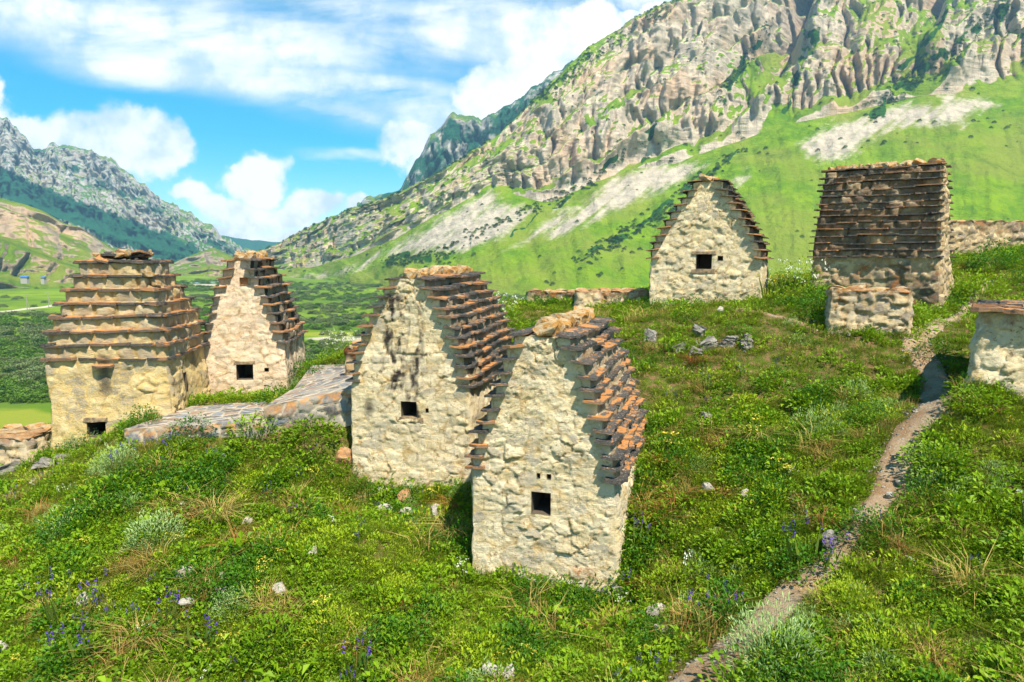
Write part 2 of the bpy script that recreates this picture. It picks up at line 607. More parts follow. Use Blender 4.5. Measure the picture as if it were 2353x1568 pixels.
def rock_material(name, cols, lichen=None):
    m, t = material(name)
    p = t.vmath('ADD', t.obj(), t.vmath('SCALE', (11.0, 7.0, 3.0), scale=t.rnd()))
    a = t.noise(p, 3.0, 6, 0.65, 0.4)
    c = t.ramp(a, [(0.3, cols[0]), (0.5, cols[1]), (0.68, cols[2])])
    if lichen:
        c = t.mix(t.step(t.noise(p, 5.0, 6, 0.7), 0.52, 0.62), c, lichen)
    t.out(c, 0.9, t.bump(t.noise(t.scl(p, (1, 1, 2.6)), 9.0, 7, 0.7), 0.9, 0.06), 0.15)
    return m


M_PALE = rock_material('pale_stone', [(0.36, 0.31, 0.25), (0.56, 0.50, 0.42), (0.68, 0.63, 0.55)])
M_GREY = rock_material('grey_layered_stone', [(0.11, 0.10, 0.09), (0.24, 0.22, 0.19), (0.42, 0.39, 0.33)])
M_RUST = rock_material('orange_lichen_stone', [(0.22, 0.13, 0.08), (0.42, 0.24, 0.11), (0.50, 0.36, 0.22)], (0.50, 0.19, 0.05))

m, t = material('paving_stone')
p = t.pos()
cell = t.attr('cell')
st = t.ramp(cell, [(0, (0.10, 0.12, 0.15)), (0.22, (0.20, 0.105, 0.075)), (0.38, (0.26, 0.24, 0.21)), (0.55, (0.075, 0.07, 0.075)), (0.7, (0.30, 0.18, 0.11)), (0.85, (0.17, 0.20, 0.23))], 'CONSTANT')
st = t.mix(t.step(t.noise(p, 7.0, 6, 0.7), 0.35, 0.75), st, (0.30, 0.26, 0.21))
c = t.mix(t.attr('mort'), st, t.mix(t.noise(p, 12.0, 4), (0.38, 0.32, 0.23), (0.52, 0.45, 0.34)))
c = t.mix(t.math('MULTIPLY', t.attr('rust'), t.step(t.noise(p, 5.0, 5, 0.7), 0.45, 0.6)), c, (0.46, 0.22, 0.07))
t.out(c, 0.75, t.bump(t.noise(p, 18.0, 6, 0.65), 0.5, 0.03), 0.3)
M_PAVE = m

m, t = material('turf_soil')
p = t.pos()
a = t.noise(p, 0.9, 6, 0.6, 0.4)
b = t.noise(p, 6.0, 6, 0.65)
c = t.mix(t.step(a, 0.35, 0.62), (0.07, 0.075, 0.016), (0.09, 0.13, 0.014))
c = t.mix(t.step(b, 0.44, 0.64), c, (0.22, 0.135, 0.065))
t.out(c, 0.95, t.bump(t.noise(p, 14.0, 6, 0.7), 0.9, 0.08), 0.05)
M_SOIL = m
m, t = material('trodden_earth')
p = t.pos()
c = t.mix(t.step(t.noise(p, 2.0, 6, 0.6), 0.38, 0.62), (0.30, 0.185, 0.10), (0.38, 0.28, 0.18))
c = t.mix(t.step(t.noise(p, 28.0, 4, 0.7), 0.58, 0.68), c, (0.46, 0.41, 0.34))
t.out(c, 0.95, t.bump(t.noise(p, 26.0, 5, 0.7), 0.9, 0.04), 0.08)
M_PATH = m


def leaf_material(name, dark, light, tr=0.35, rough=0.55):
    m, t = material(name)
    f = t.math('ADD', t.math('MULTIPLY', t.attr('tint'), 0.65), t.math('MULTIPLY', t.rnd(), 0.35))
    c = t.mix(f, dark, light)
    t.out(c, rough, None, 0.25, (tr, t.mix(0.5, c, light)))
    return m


L_HERB = leaf_material('herb_leaf', (0.045, 0.14, 0.003), (0.30, 0.46, 0.010))
L_DARK = leaf_material('dark_leaf', (0.014, 0.07, 0.004), (0.10, 0.26, 0.008))
L_LIME = leaf_material('lime_leaf', (0.12, 0.26, 0.005), (0.45, 0.55, 0.02))
L_GRASS = leaf_material('grass_blade', (0.05, 0.115, 0.004), (0.27, 0.33, 0.016))
L_SILV = leaf_material('silvery_leaf', (0.15, 0.26, 0.07), (0.46, 0.60, 0.24), 0.2)
L_DRY = leaf_material('dry_straw', (0.28, 0.15, 0.04), (0.66, 0.50, 0.16), 0.2)
L_RED = leaf_material('rusty_straw', (0.22, 0.08, 0.02), (0.48, 0.22, 0.06), 0.2)
L_YEL = leaf_material('yellow_petal', (0.55, 0.42, 0.03), (0.80, 0.70, 0.10), 0.2)
L_PUR = leaf_material('purple_petal', (0.035, 0.018, 0.16), (0.13, 0.06, 0.38), 0.2)
L_WHI = leaf_material('white_petal', (0.55, 0.55, 0.42), (0.80, 0.80, 0.68), 0.2)
L_STEM = leaf_material('green_stem', (0.06, 0.10, 0.012), (0.16, 0.22, 0.03), 0.1)


def mountain_material(name, grassA, grassB, rockA, rockB, forest, lo=0.60, hi=0.74, sc_=1.0, warm=0.7):
    m, t = material(name)
    p = t.pos()
    nz = t.nz()
    nb = t.noise(p, 0.012 * sc_, 6, 0.6)
    nm = t.noise(p, 0.05 * sc_, 7, 0.65)
    nf = t.noise(p, 0.25 * sc_, 6, 0.7)
    stra = t.noise(t.scl(p, (0.25, 0.25, 2.2)), 0.06 * sc_, 7, 0.7, 0.6)
    vert = t.noise(t.scl(p, (1.5, 1.5, 0.16)), 0.09 * sc_, 6, 0.68, 0.5)
    rk = t.mix(t.step(t.math('ADD', t.math('MULTIPLY', stra, 0.6), t.math('MULTIPLY', vert, 0.4)), 0.36, 0.64), rockA, rockB)
    rk = t.mix(t.math('MULTIPLY', t.step(nb, 0.46, 0.64), warm), rk, (0.56, 0.37, 0.23))
    rk = t.mix(t.math('MULTIPLY', t.step(nf, 0.54, 0.70), 0.45), rk, (0.22, 0.20, 0.17))
    gr = t.mix(t.step(nm, 0.35, 0.65), grassA, grassB)
    gr = t.mix(t.math('MULTIPLY', t.step(nb, 0.40, 0.62), 0.75), gr, (0.22, 0.25, 0.035))
    gr = t.mix(t.math('MULTIPLY', t.step(t.noise(t.scl(p, (1, 1, 0.3)), 0.028 * sc_, 6, 0.68, 0.8), 0.52, 0.70), 0.55), gr, (0.055, 0.13, 0.008))
    gr = t.mix(t.math('MULTIPLY', t.step(nf, 0.57, 0.70), 0.25), gr, (0.06, 0.11, 0.012))
    sl = t.math('ADD', t.math('ADD', nz, t.math('MULTIPLY', t.math('SUBTRACT', nm, 0.5), 0.34)), t.attr('green'))
    g = t.step(sl, lo, hi)
    c = t.mix(g, rk, gr)
    bare = t.math('ADD', t.attr('scree'), t.math('MULTIPLY', t.math('SUBTRACT', nm, 0.5), 0.7))
    scr = t.mix(t.step(t.noise(p, 0.1, 6, 0.6), 0.35, 0.65), (0.40, 0.345, 0.27), (0.54, 0.47, 0.36))
    c = t.mix(t.step(t.math('ADD', bare, t.math('MULTIPLY', t.math('SUBTRACT', nf, 0.5), 0.5)), 0.30, 0.72), c, scr)
    fo = t.math('ADD', t.attr('forest'), t.math('MULTIPLY', t.math('SUBTRACT', nm, 0.5), 0.9))
    c = t.mix(t.step(fo, 0.42, 0.60), c, t.mix(nf, forest, tuple(2.2 * x for x in forest)))
    h = t.math('ADD', t.math('MULTIPLY', stra, 0.9), t.math('MULTIPLY', nf, 0.35))
    h = t.math('ADD', h, t.math('MULTIPLY', vert, 1.1))
    t.out(c, 0.95, t.bump(h, 0.8, 5.5 / sc_), 0.05)
    return m


M_MTN = mountain_material('limestone_mountain', (0.10, 0.205, 0.004), (0.19, 0.30, 0.006), (0.38, 0.31, 0.245), (0.68, 0.57, 0.44), (0.018, 0.06, 0.008))
M_FAR = mountain_material('wooded_far_mountain', (0.05, 0.15, 0.03), (0.09, 0.20, 0.03), (0.30, 0.29, 0.27), (0.55, 0.52, 0.47), (0.012, 0.060, 0.03), 0.66, 0.86, 0.5, 0.2)
M_FOOT = mountain_material('foothill_slope', (0.09, 0.17, 0.014), (0.14, 0.21, 0.02), (0.25, 0.19, 0.14), (0.42, 0.34, 0.25), (0.02, 0.07, 0.012), 0.70, 0.86, 1.3)

m, t = material('valley_meadow')
p = t.pos()
a = t.noise(t.scl(p, (0.35, 1, 1)), 0.011, 5, 0.55, 0.5)
b = t.noise(p, 0.06, 6, 0.62)
c = t.mix(t.step(a, 0.36, 0.62), (0.09, 0.17, 0.010), (0.18, 0.27, 0.016))
c = t.mix(t.math('MULTIPLY', t.step(b, 0.45, 0.66), 0.7), c, (0.08, 0.13, 0.03))
c = t.mix(t.step(t.math('ADD', t.attr('bare'), t.math('MULTIPLY', t.math('SUBTRACT', b, 0.5), 0.6)), 0.4, 0.6), c, (0.42, 0.37, 0.29))
c = t.mix(t.step(t.math('ADD', t.attr('field'), t.math('MULTIPLY', t.math('SUBTRACT', b, 0.5), 0.4)), 0.4, 0.6), c, (0.23, 0.26, 0.03))
t.out(c, 0.95, t.bump(t.noise(p, 0.7, 6, 0.65), 0.7, 0.7), 0.05)
M_VAL = m
m, t = material('gravel_road')
t.out(t.mix(t.noise(t.pos(), 0.4, 5), (0.40, 0.35, 0.27), (0.55, 0.49, 0.40)), 0.95, None, 0.05)
M_ROAD = m


# ------------------------------------------------------------------ ground, valley
xs = np.concatenate([np.linspace(-110, -17, 50, endpoint=False), np.linspace(-17, 17, 300, endpoint=False), np.linspace(17, 130, 50)])
ys = np.concatenate([np.linspace(-90, 4, 50, endpoint=False), np.linspace(4, 27, 230, endpoint=False), np.linspace(27, 130, 70)])
GX, GY = np.meshgrid(xs, ys)
GZ = zg(GX, GY)
ground = link('ground', mesh_from('ground', np.stack([GX, GY, GZ], -1).reshape(-1, 3), grid_faces(len(ys), len(xs)), M_SOIL))
tag(ground, 'grassy hillside of thin brown soil under the stone crypts', kind='structure')


def vz(x, y):
    return VALLEY + 1.6 * fbm(x * 0.012, y * 0.012, 3, 61) + 0.004 * np.maximum(0, -x - 60) * sstep(y, 60, 300) * 4


xs = np.linspace(-1500, 1300, 420)
ys = np.concatenate([np.linspace(-500, 40, 20, endpoint=False), np.linspace(40, 400, 160, endpoint=False), np.linspace(400, 1900, 160)])
GX, GY = np.meshgrid(xs, ys)
GZ = vz(GX, GY)
px_, py_ = project(GX, np.maximum(GY, 1), GZ)
bare = np.exp(-((px_ - 770) / 120) ** 2 - ((py_ - 634) / 9) ** 2) + 0.9 * np.exp(-((px_ - 790) / 120) ** 2 - ((py_ - 778) / 7) ** 2) + 0.75 * np.exp(-((px_ - 470) / 60) ** 2 - ((py_ - 655) / 4) ** 2)
field = np.exp(-((px_ - 40) / 110) ** 2 - ((py_ - 965) / 33) ** 2) + 0.75 * np.exp(-((px_ - 760) / 140) ** 2 - ((py_ - 768) / 9) ** 2) + 0.6 * np.exp(-((px_ - 60) / 120) ** 2 - ((py_ - 800) / 9) ** 2)
bad = GY < 40
bare[bad] = 0
field[bad] = 0
valley = link('valley_floor', mesh_from('valley_floor', np.stack([GX, GY, GZ], -1).reshape(-1, 3), grid_faces(len(ys), len(xs)), M_VAL, {'bare': bare, 'field': field}))
tag(valley, 'flat green valley floor far below the crypts', kind='structure')


def vhit(xd, yd):
    dx, dz = ray(xd, yd)
    Yv = 30.0 / max(1e-4, -float(dz))
    for _ in range(6):
        zz = float(vz(np.array([dx * Yv]), np.array([Yv]))[0])
        Yv = (zz - CAMZ) / float(dz)
    return float(dx * Yv), Yv, zz


def ribbon(name, pts, width, mat, zoff, zf, n=200, rag=0.0, cross=5, seed=3):
    pts = np.array(pts)
    seg = np.r_[0, np.cumsum(np.hypot(*(np.diff(pts[:, :2], axis=0).T)))]
    s = np.linspace(0, seg[-1], n)
    c = np.stack([np.interp(s, seg, pts[:, 0]), np.interp(s, seg, pts[:, 1])], -1)
    k = max(1, n // 40)
    ker = np.ones(2 * k + 1) / (2 * k + 1)
    c = np.stack([np.convolve(np.pad(c[:, i], k, mode='edge'), ker, 'valid') for i in (0, 1)], -1)
    tg = np.gradient(c, axis=0)
    tg /= np.linalg.norm(tg, axis=1, keepdims=True)
    nr = np.stack([-tg[:, 1], tg[:, 0]], -1)
    wd = np.interp(s, seg, width) if hasattr(width, '__len__') else np.full(n, width)
    V = []
    for j in range(cross):
        f = j / (cross - 1) * 2 - 1
        wj = wd * (1 + rag * fbm(s * 1.7, s * 0 + j, 3, seed + (1 if f > 0 else 9)))
        q = c + nr * (f * wj / 2)[:, None]
        z = zf(q[:, 0], q[:, 1]) + zoff * (1 - 1.9 * f ** 6)
        V.append(np.c_[q, z])
    V = np.stack(V, 1).reshape(-1, 3)
    return link(name, mesh_from(name, V, grid_faces(n, cross), mat)), c, wd


rd, _, _ = ribbon('road', [vhit(-300, 742), vhit(-100, 728), vhit(0, 718), vhit(60, 710), vhit(135, 700), vhit(220, 690), vhit(330, 682)], 6.0, M_ROAD, 0.35, vz)
tag(rd, 'pale gravel road crossing the valley', kind='structure')
m, t = material('river_water')
t.out((0.30, 0.42, 0.42), 0.12, None, 0.5)
rv, _, _ = ribbon('river', [vhit(380, 652), vhit(430, 651), vhit(470, 649), vhit(520, 646), vhit(600, 644)], 22.0, m, 0.4, vz)
tag(rv, 'thin pale river at the end of the valley', kind='structure')


# ------------------------------------------------------------------ mountains
def smooth1(a, k):
    ker = np.hanning(2 * k + 3)[1:-1]
    ker /= ker.sum()
    return np.convolve(np.pad(a, k, mode='reflect', reflect_type='odd'), ker, 'valid')


def mountain(name, mat, xcol, rows, nu, nvs, steps, seed, amp, label, dip=0.0, sm=0.02, masks=None, rough=1.0, gully=None, jag=0.0):
    """rows: list of (ys, Ds) from foot to ridge; nvs/steps per segment"""
    xd = np.linspace(xcol[0], xcol[-1], nu)
    RY = [smooth1(np.interp(xd, xcol, r[0]), max(1, int(nu * sm))) for r in rows]
    RD = [smooth1(np.interp(xd, xcol, r[1]), max(1, int(nu * sm))) for r in rows]
    RY[-1] = RY[-1] + jag * (ridged(xd / 46, xd * 0 + seed, 4, seed + 90, 0.6) - 0.3)
    RX, RZ = [], []
    for y, d in zip(RY, RD):
        dx, dz = ray(xd, y)
        RX.append(dx)
        RZ.append(CAMZ + dz * d)
    seg_l = np.hypot(np.gradient(RX[-1] * RD[-1]), np.gradient(RD[-1]))
    U = np.cumsum(seg_l)                     # metres along the range
    DX, DY, ZZ, VV = [], [], [], []
    for k in range(len(rows) - 1):
        tt = np.linspace(0, 1, nvs[k], endpoint=(k == len(rows) - 2))[:, None] * np.ones((1, nu))
        hgt = float(np.mean(np.abs(RZ[k + 1] - RZ[k])))
        n = steps[k]
        um = U[None, :]
        if n:
            tw = tt + dip * (um - U.mean()) / (U[-1] - U[0]) + 0.17 * fbm(um / 190, tt * 1.5, 4, seed + 3) + 0.035 * fbm(um / 40, tt * 5, 3, seed + 4)
            s = tw * n
            f = s - np.floor(s)
            cw = 0.66 + 0.22 * vn(um / 150 + np.floor(s) * 7.7, np.floor(s) * 3.3, seed + 5)
            gz = np.where(f < cw, 0.85 * f / cw, 0.85 + 0.15 * (f - cw) / (1 - cw))
            gd = np.where(f < cw, 0.14 * f / cw, 0.14 + 0.86 * (f - cw) / (1 - cw))
            pw = np.clip(0.95 + 0.8 * vn(um / 260, tt * 2 + 9, seed + 8), 0.15, 1.0)
            edge = np.minimum(1, np.minimum(tt, 1 - tt) / 0.10)
            fz = tt + ((np.floor(s) + gz) - s) / n * pw * edge
            fd = tt + ((np.floor(s) + gd) - s) / n * pw * edge
        else:
            fz, fd = tt, tt
        zz = RZ[k][None] * (1 - fz) + RZ[k + 1][None] * fz
        dd = RD[k][None] * (1 - fd) + RD[k + 1][None] * fd
        ax = RX[k][None] * (1 - tt) + RX[k + 1][None] * tt
        if n:
            but = ridged(um / 120 + 0.35 * tt, tt * 0.8 + fbm(um / 90, tt * 2, 2, seed), 4, seed + 21)
            fine = ridged(um / 20 + 0.4 * vn(um / 30, zz / 30, seed + 35), zz / 80, 5, seed + 33, 0.6) * 1.25 + ridged(um / 70, zz / 13, 3, seed + 34) * 0.42
            e2 = sstep(tt, 0, 0.12) * (1 - 0.75 * sstep(tt, 0.85, 1.0)) if k == len(rows) - 2 else sstep(tt, 0, 0.12)
            dd = dd - amp * (0.75 * (but - 0.55) + 0.19 * (fine - 0.5)) * e2
            crev = sstep(ridged(um / 34 + 0.3 * vn(zz / 25, um / 60, seed + 38), zz / 170, 2, seed + 37), 0.52, 0.92)
            dd = dd + amp * 0.42 * crev * e2
            if gully:
                dd = dd + gully(xd[None, :], tt, um) * e2
            zz = zz + amp * 0.10 * fbm(um / 40, tt * 12, 4, seed + 40) * e2
        else:
            fold = fbm(um / 70 + tt * 0.6, tt * 0.7, 4, seed + 50)
            e2 = sstep(tt, 0, 0.15)
            zz = zz + (amp * 0.34 * fold + 1.1 * ridged(um / 34 + tt * 2.6, tt * 1.6, 3, seed + 56) + 0.8 * fbm(um / 7, dd / 7, 3, seed + 52)) * e2 * (1 - sstep(tt, 0.85, 1) * 0.6) * rough
        DX.append(ax * dd)
        DY.append(dd)
        ZZ.append(zz)
        VV.append(k + tt)
    X, Yv, Z, VV = (np.concatenate(q, 0) for q in (DX, DY, ZZ, VV))
    # back side so that the range has body
    bx, by, bz = X[-1], Yv[-1], Z[-1]
    nb = 8
    for i in range(1, nb + 1):
        f = i / nb
        X = np.vstack([X, (bx + f * (bx / by) * 350)[None]])
        Yv = np.vstack([Yv, (by + 350 * f)[None]])
        Z = np.vstack([Z, (bz * (1 - f ** 1.5) + (VALLEY - 5) * f ** 1.5)[None]])
        VV = np.vstack([VV, np.full((1, nu), len(rows) - 1 + f)])
    pxx, pyy = project(X, Yv, Z)
    at = {'scree': np.zeros_like(X), 'forest': np.zeros_like(X), 'green': np.zeros_like(X)}
    if masks:
        masks(at, pxx, pyy, VV, X, Yv, Z)
    V = np.stack([X, Yv, Z], -1).reshape(-1, 3)
    o = link(name, mesh_from(name, V, grid_faces(X.shape[0], nu), mat, at))
    tag(o, label, kind='structure')
    return X, Yv, Z, VV, pxx, pyy


def masks_right(at, px, py, V, X, Y, Z):
    talus = (V < 1.0)
    at['green'][:] = np.where(V < 0.97, 0.55, 0.07) + 0.17 * sstep(px, 1450, 2100) * (V > 0.97)
    at['green'] += 0.5 * poly_mask(px, py, [(1620, 150), (1760, 110), (1840, 30), (1760, 200), (1830, 250), (1790, 300), (1700, 170)], 30) * (V > 0.97)
    at['green'] += 0.45 * poly_mask(px, py, [(2130, 60), (2200, 150), (2120, 260), (2060, 230)], 40) * (V > 0.97)
    stre = fbm((px * 0.5 - py * 0.9 * 0.3) / 16, (px * 0.8 + py) / 160, 4, 77)     # streaks running down the slope
    down = fbm((px + 1.15 * (py - 400)) / 20, (py - 0.6 * px) / 160, 3, 78)
    s = np.zeros_like(px)
    for poly, k in (([(1835, 330), (1900, 290), (2010, 262), (2080, 235), (2160, 245), (2175, 180), (2200, 225), (2260, 225), (2305, 245), (2240, 260), (2215, 290), (2060, 290), (1990, 330), (1955, 365), (1880, 370), (1850, 360)], 1.0),
                    ([(840, 600), (1000, 505), (1125, 430), (1150, 450), (1240, 480), (1180, 540), (1060, 585), (900, 590)], 0.85),
                    ([(1250, 545), (1400, 415), (1480, 380), (1640, 372), (1560, 425), (1440, 470), (1300, 540)], 1.0),
                    ([(1150, 580), (1280, 480), (1330, 450), (1290, 520), (1200, 570)], 0.7),
                    ([(1680, 420), (1720, 378), (1722, 410), (1700, 425)], 0.9),
                    ([(620, 640), (760, 625), (860, 590), (840, 620), (720, 645)], 0.85)):
        s = np.maximum(s, k * poly_mask(px, py, poly, 26))
    s = np.clip(s * (0.85 + 0.55 * down), 0, 1)
    s = s + 0.5 * np.clip(down - 0.32, 0, 1) * talus * sstep(V, 0.1, 0.8) * 1.4
    at['scree'][:] = s * (V < 1.05)
    f = np.zeros_like(px)
    for a, b, r in (((1340, 600), (1545, 470), 9), ((1560, 440), (1700, 350), 6), ((1290, 470), (1500, 290), 7), ((1660, 230), (1760, 60), 9), ((2000, 260), (2300, 20), 16),
                    ((1480, 375), (1500, 300), 8), ((1800, 270), (1880, 60), 10), ((2060, 180), (2180, 30), 10), ((900, 600), (1030, 585), 10), ((1120, 570), (1330, 445), 4)):
        d, tt_ = seg_d(px + 26 * fbm(px / 60, py / 60, 3, 91), py + 26 * fbm(px / 60 + 9, py / 60, 3, 92), a, b)
        f = np.maximum(f, np.exp(-(d / r) ** 2) * sstep(fbm(px / 45, py / 45, 3, 93), -0.35, 0.15))
    at['forest'][:] = f * 0.85


XC = [500, 620, 700, 800, 900, 1000, 1130, 1260, 1350, 1450, 1560, 1800, 2100, 2400, 2800, 3400, 4200]
foot_y = [640, 642, 645, 655, 664, 672, 678, 682, 682, 680, 682, 690, 695, 700, 705, 710, 720]
foot_D = [30.0 / -float(ray(x, y)[1]) for x, y in zip(XC, foot_y)]
base_y = [622, 620, 618, 592, 548, 498, 430, 470, 425, 390, 372, 290, 225, 195, 150, 100, 60]
base_D = [d + e for d, e in zip(foot_D, [40, 45, 50, 90, 130, 165, 215, 200, 215, 225, 232, 275, 310, 320, 320, 300, 280])]
rid_y = [598, 568, 522, 480, 446, 400, 320, 195, 108, 40, -8, -100, -160, -190, -210, -210, -200]
rid_D = [b + e for b, e in zip(base_D, [60, 70, 90, 110, 130, 160, 215, 290, 330, 360, 385, 410, 410, 390, 380, 360, 340])]
def gullies(xd, tt, um):
    g_ = 0
    for x0, x1, wl, wr, dep, t0 in ((1770, 1900, 110, 20, 190, 0.10), (2090, 2230, 80, 20, 110, 0.05), (1480, 1600, 40, 22, 30, 0.15), (1300, 1420, 34, 20, 22, 0.1)):  # big gullies exaggerated in depth and steepness so shade darkens the cliff
        c = x0 + (x1 - x0) * tt + 14 * fbm(tt * 4, tt * 0 + x0, 3, 8)
        d = xd - c
        g_ = g_ + dep * sstep(tt, t0, t0 + 0.4) * np.exp(-np.abs(d / np.where(d < 0, wl, wr)) ** 1.5)
    return g_


RM = mountain('mountain', M_MTN, XC, [(foot_y, foot_D), (base_y, base_D), (rid_y, rid_D)], 1000, [130, 330], [0, 5], 11, 34,
              'limestone mountain with grassy foot and pale cliffs on the right', dip=-1.7, sm=0.012, masks=masks_right, gully=gullies, jag=7)


def masks_far(at, px, py, V, X, Y, Z):
    at['green'][:] = 0.05
    at['forest'][:] = 0.55 + 0.40 * fbm(px / 60, py / 60, 4, 5)


mountain('mountain_behind', M_FAR, [820, 920, 985, 1040, 1110, 1180, 1300, 1420, 1600],
         [([640] * 9, [1300] * 9), ([460, 428, 320, 252, 270, 228, 145, 85, 20], [1700] * 9)], 200, [130], [5], 31, 60,
         'wooded blue-green mountain shoulder behind the limestone ridge', sm=0.006, masks=masks_far, jag=14)


def masks_left(at, px, py, V, X, Y, Z):
    at['green'][:] = -0.05
    d, _ = seg_d(px, py, (0, 420), (430, 590))
    f = np.exp(-(d / 38) ** 2) * 1.0
    d, _ = seg_d(px, py, (80, 345), (560, 590))
    at['forest'][:] = np.maximum(f, 0.5 * np.exp(-(d / 30) ** 2)) + 0.25 * fbm(px / 45, py / 45, 4, 15)


mountain('mountain_left', M_FAR, [-900, -400, -100, 0, 40, 75, 130, 195, 270, 330, 400, 470, 530, 580, 640],
         [([650] * 15, [1250] * 15), ([520, 520, 500, 470, 470, 470, 500, 520, 545, 560, 580, 595, 605, 615, 630], [1500] * 15),
          ([100, 180, 230, 262, 285, 338, 328, 334, 372, 420, 470, 508, 545, 582, 628], [2150, 2150, 2150, 2150, 2140, 2130, 2250, 2280, 2250, 2220, 2200, 2150, 2100, 2050, 2000])],
         420, [50, 230], [2, 8], 51, 85, 'tall blue-green mountain with pale cliffs across the valley', dip=1.0, sm=0.006, masks=masks_left, jag=16)


def masks_foot(at, px, py, V, X, Y, Z):
    at['green'][:] = np.where(V < 0.45, 0.4, 0.0) + 0.15 * sstep(V, 0.95, 1.0)


mountain('foothill', M_FOOT, [-700, -300, -100, 0, 60, 100, 150, 185, 250, 290, 330, 400],
         [([690, 690, 685, 678, 675, 672, 668, 664, 658, 654, 650, 645], [480, 500, 520, 540, 560, 570, 590, 610, 640, 660, 690, 720]),
          ([380, 400, 430, 455, 470, 485, 515, 522, 565, 590, 608, 640], [760, 760, 760, 770, 780, 790, 800, 810, 820, 820, 820, 820])],
         300, [140], [3], 71, 17, 'brown rocky foothill with green grass at its base', dip=1.0, sm=0.008, masks=masks_foot)
mountain('foothill_beyond', M_FOOT, [330, 380, 430, 490, 540, 580, 620],
         [([652] * 7, [880] * 7), ([640, 612, 590, 568, 592, 620, 648], [1080] * 7)],
         110, [50], [2], 81, 14, 'small rounded foothill below the blue mountain', sm=0.02, masks=masks_foot)


def masks_blue(at, px, py, V, X, Y, Z):
    at['forest'][:] = 0.9


mountain('mountain_far', M_FAR, [300, 480, 540, 580, 620, 660, 760, 900],
         [([640] * 8, [2700] * 8), ([530, 535, 545, 552, 556, 552, 530, 500], [3200] * 8)], 80, [40], [0], 91, 60,
         'distant blue wooded ridge closing the valley', sm=0.02, masks=masks_blue)
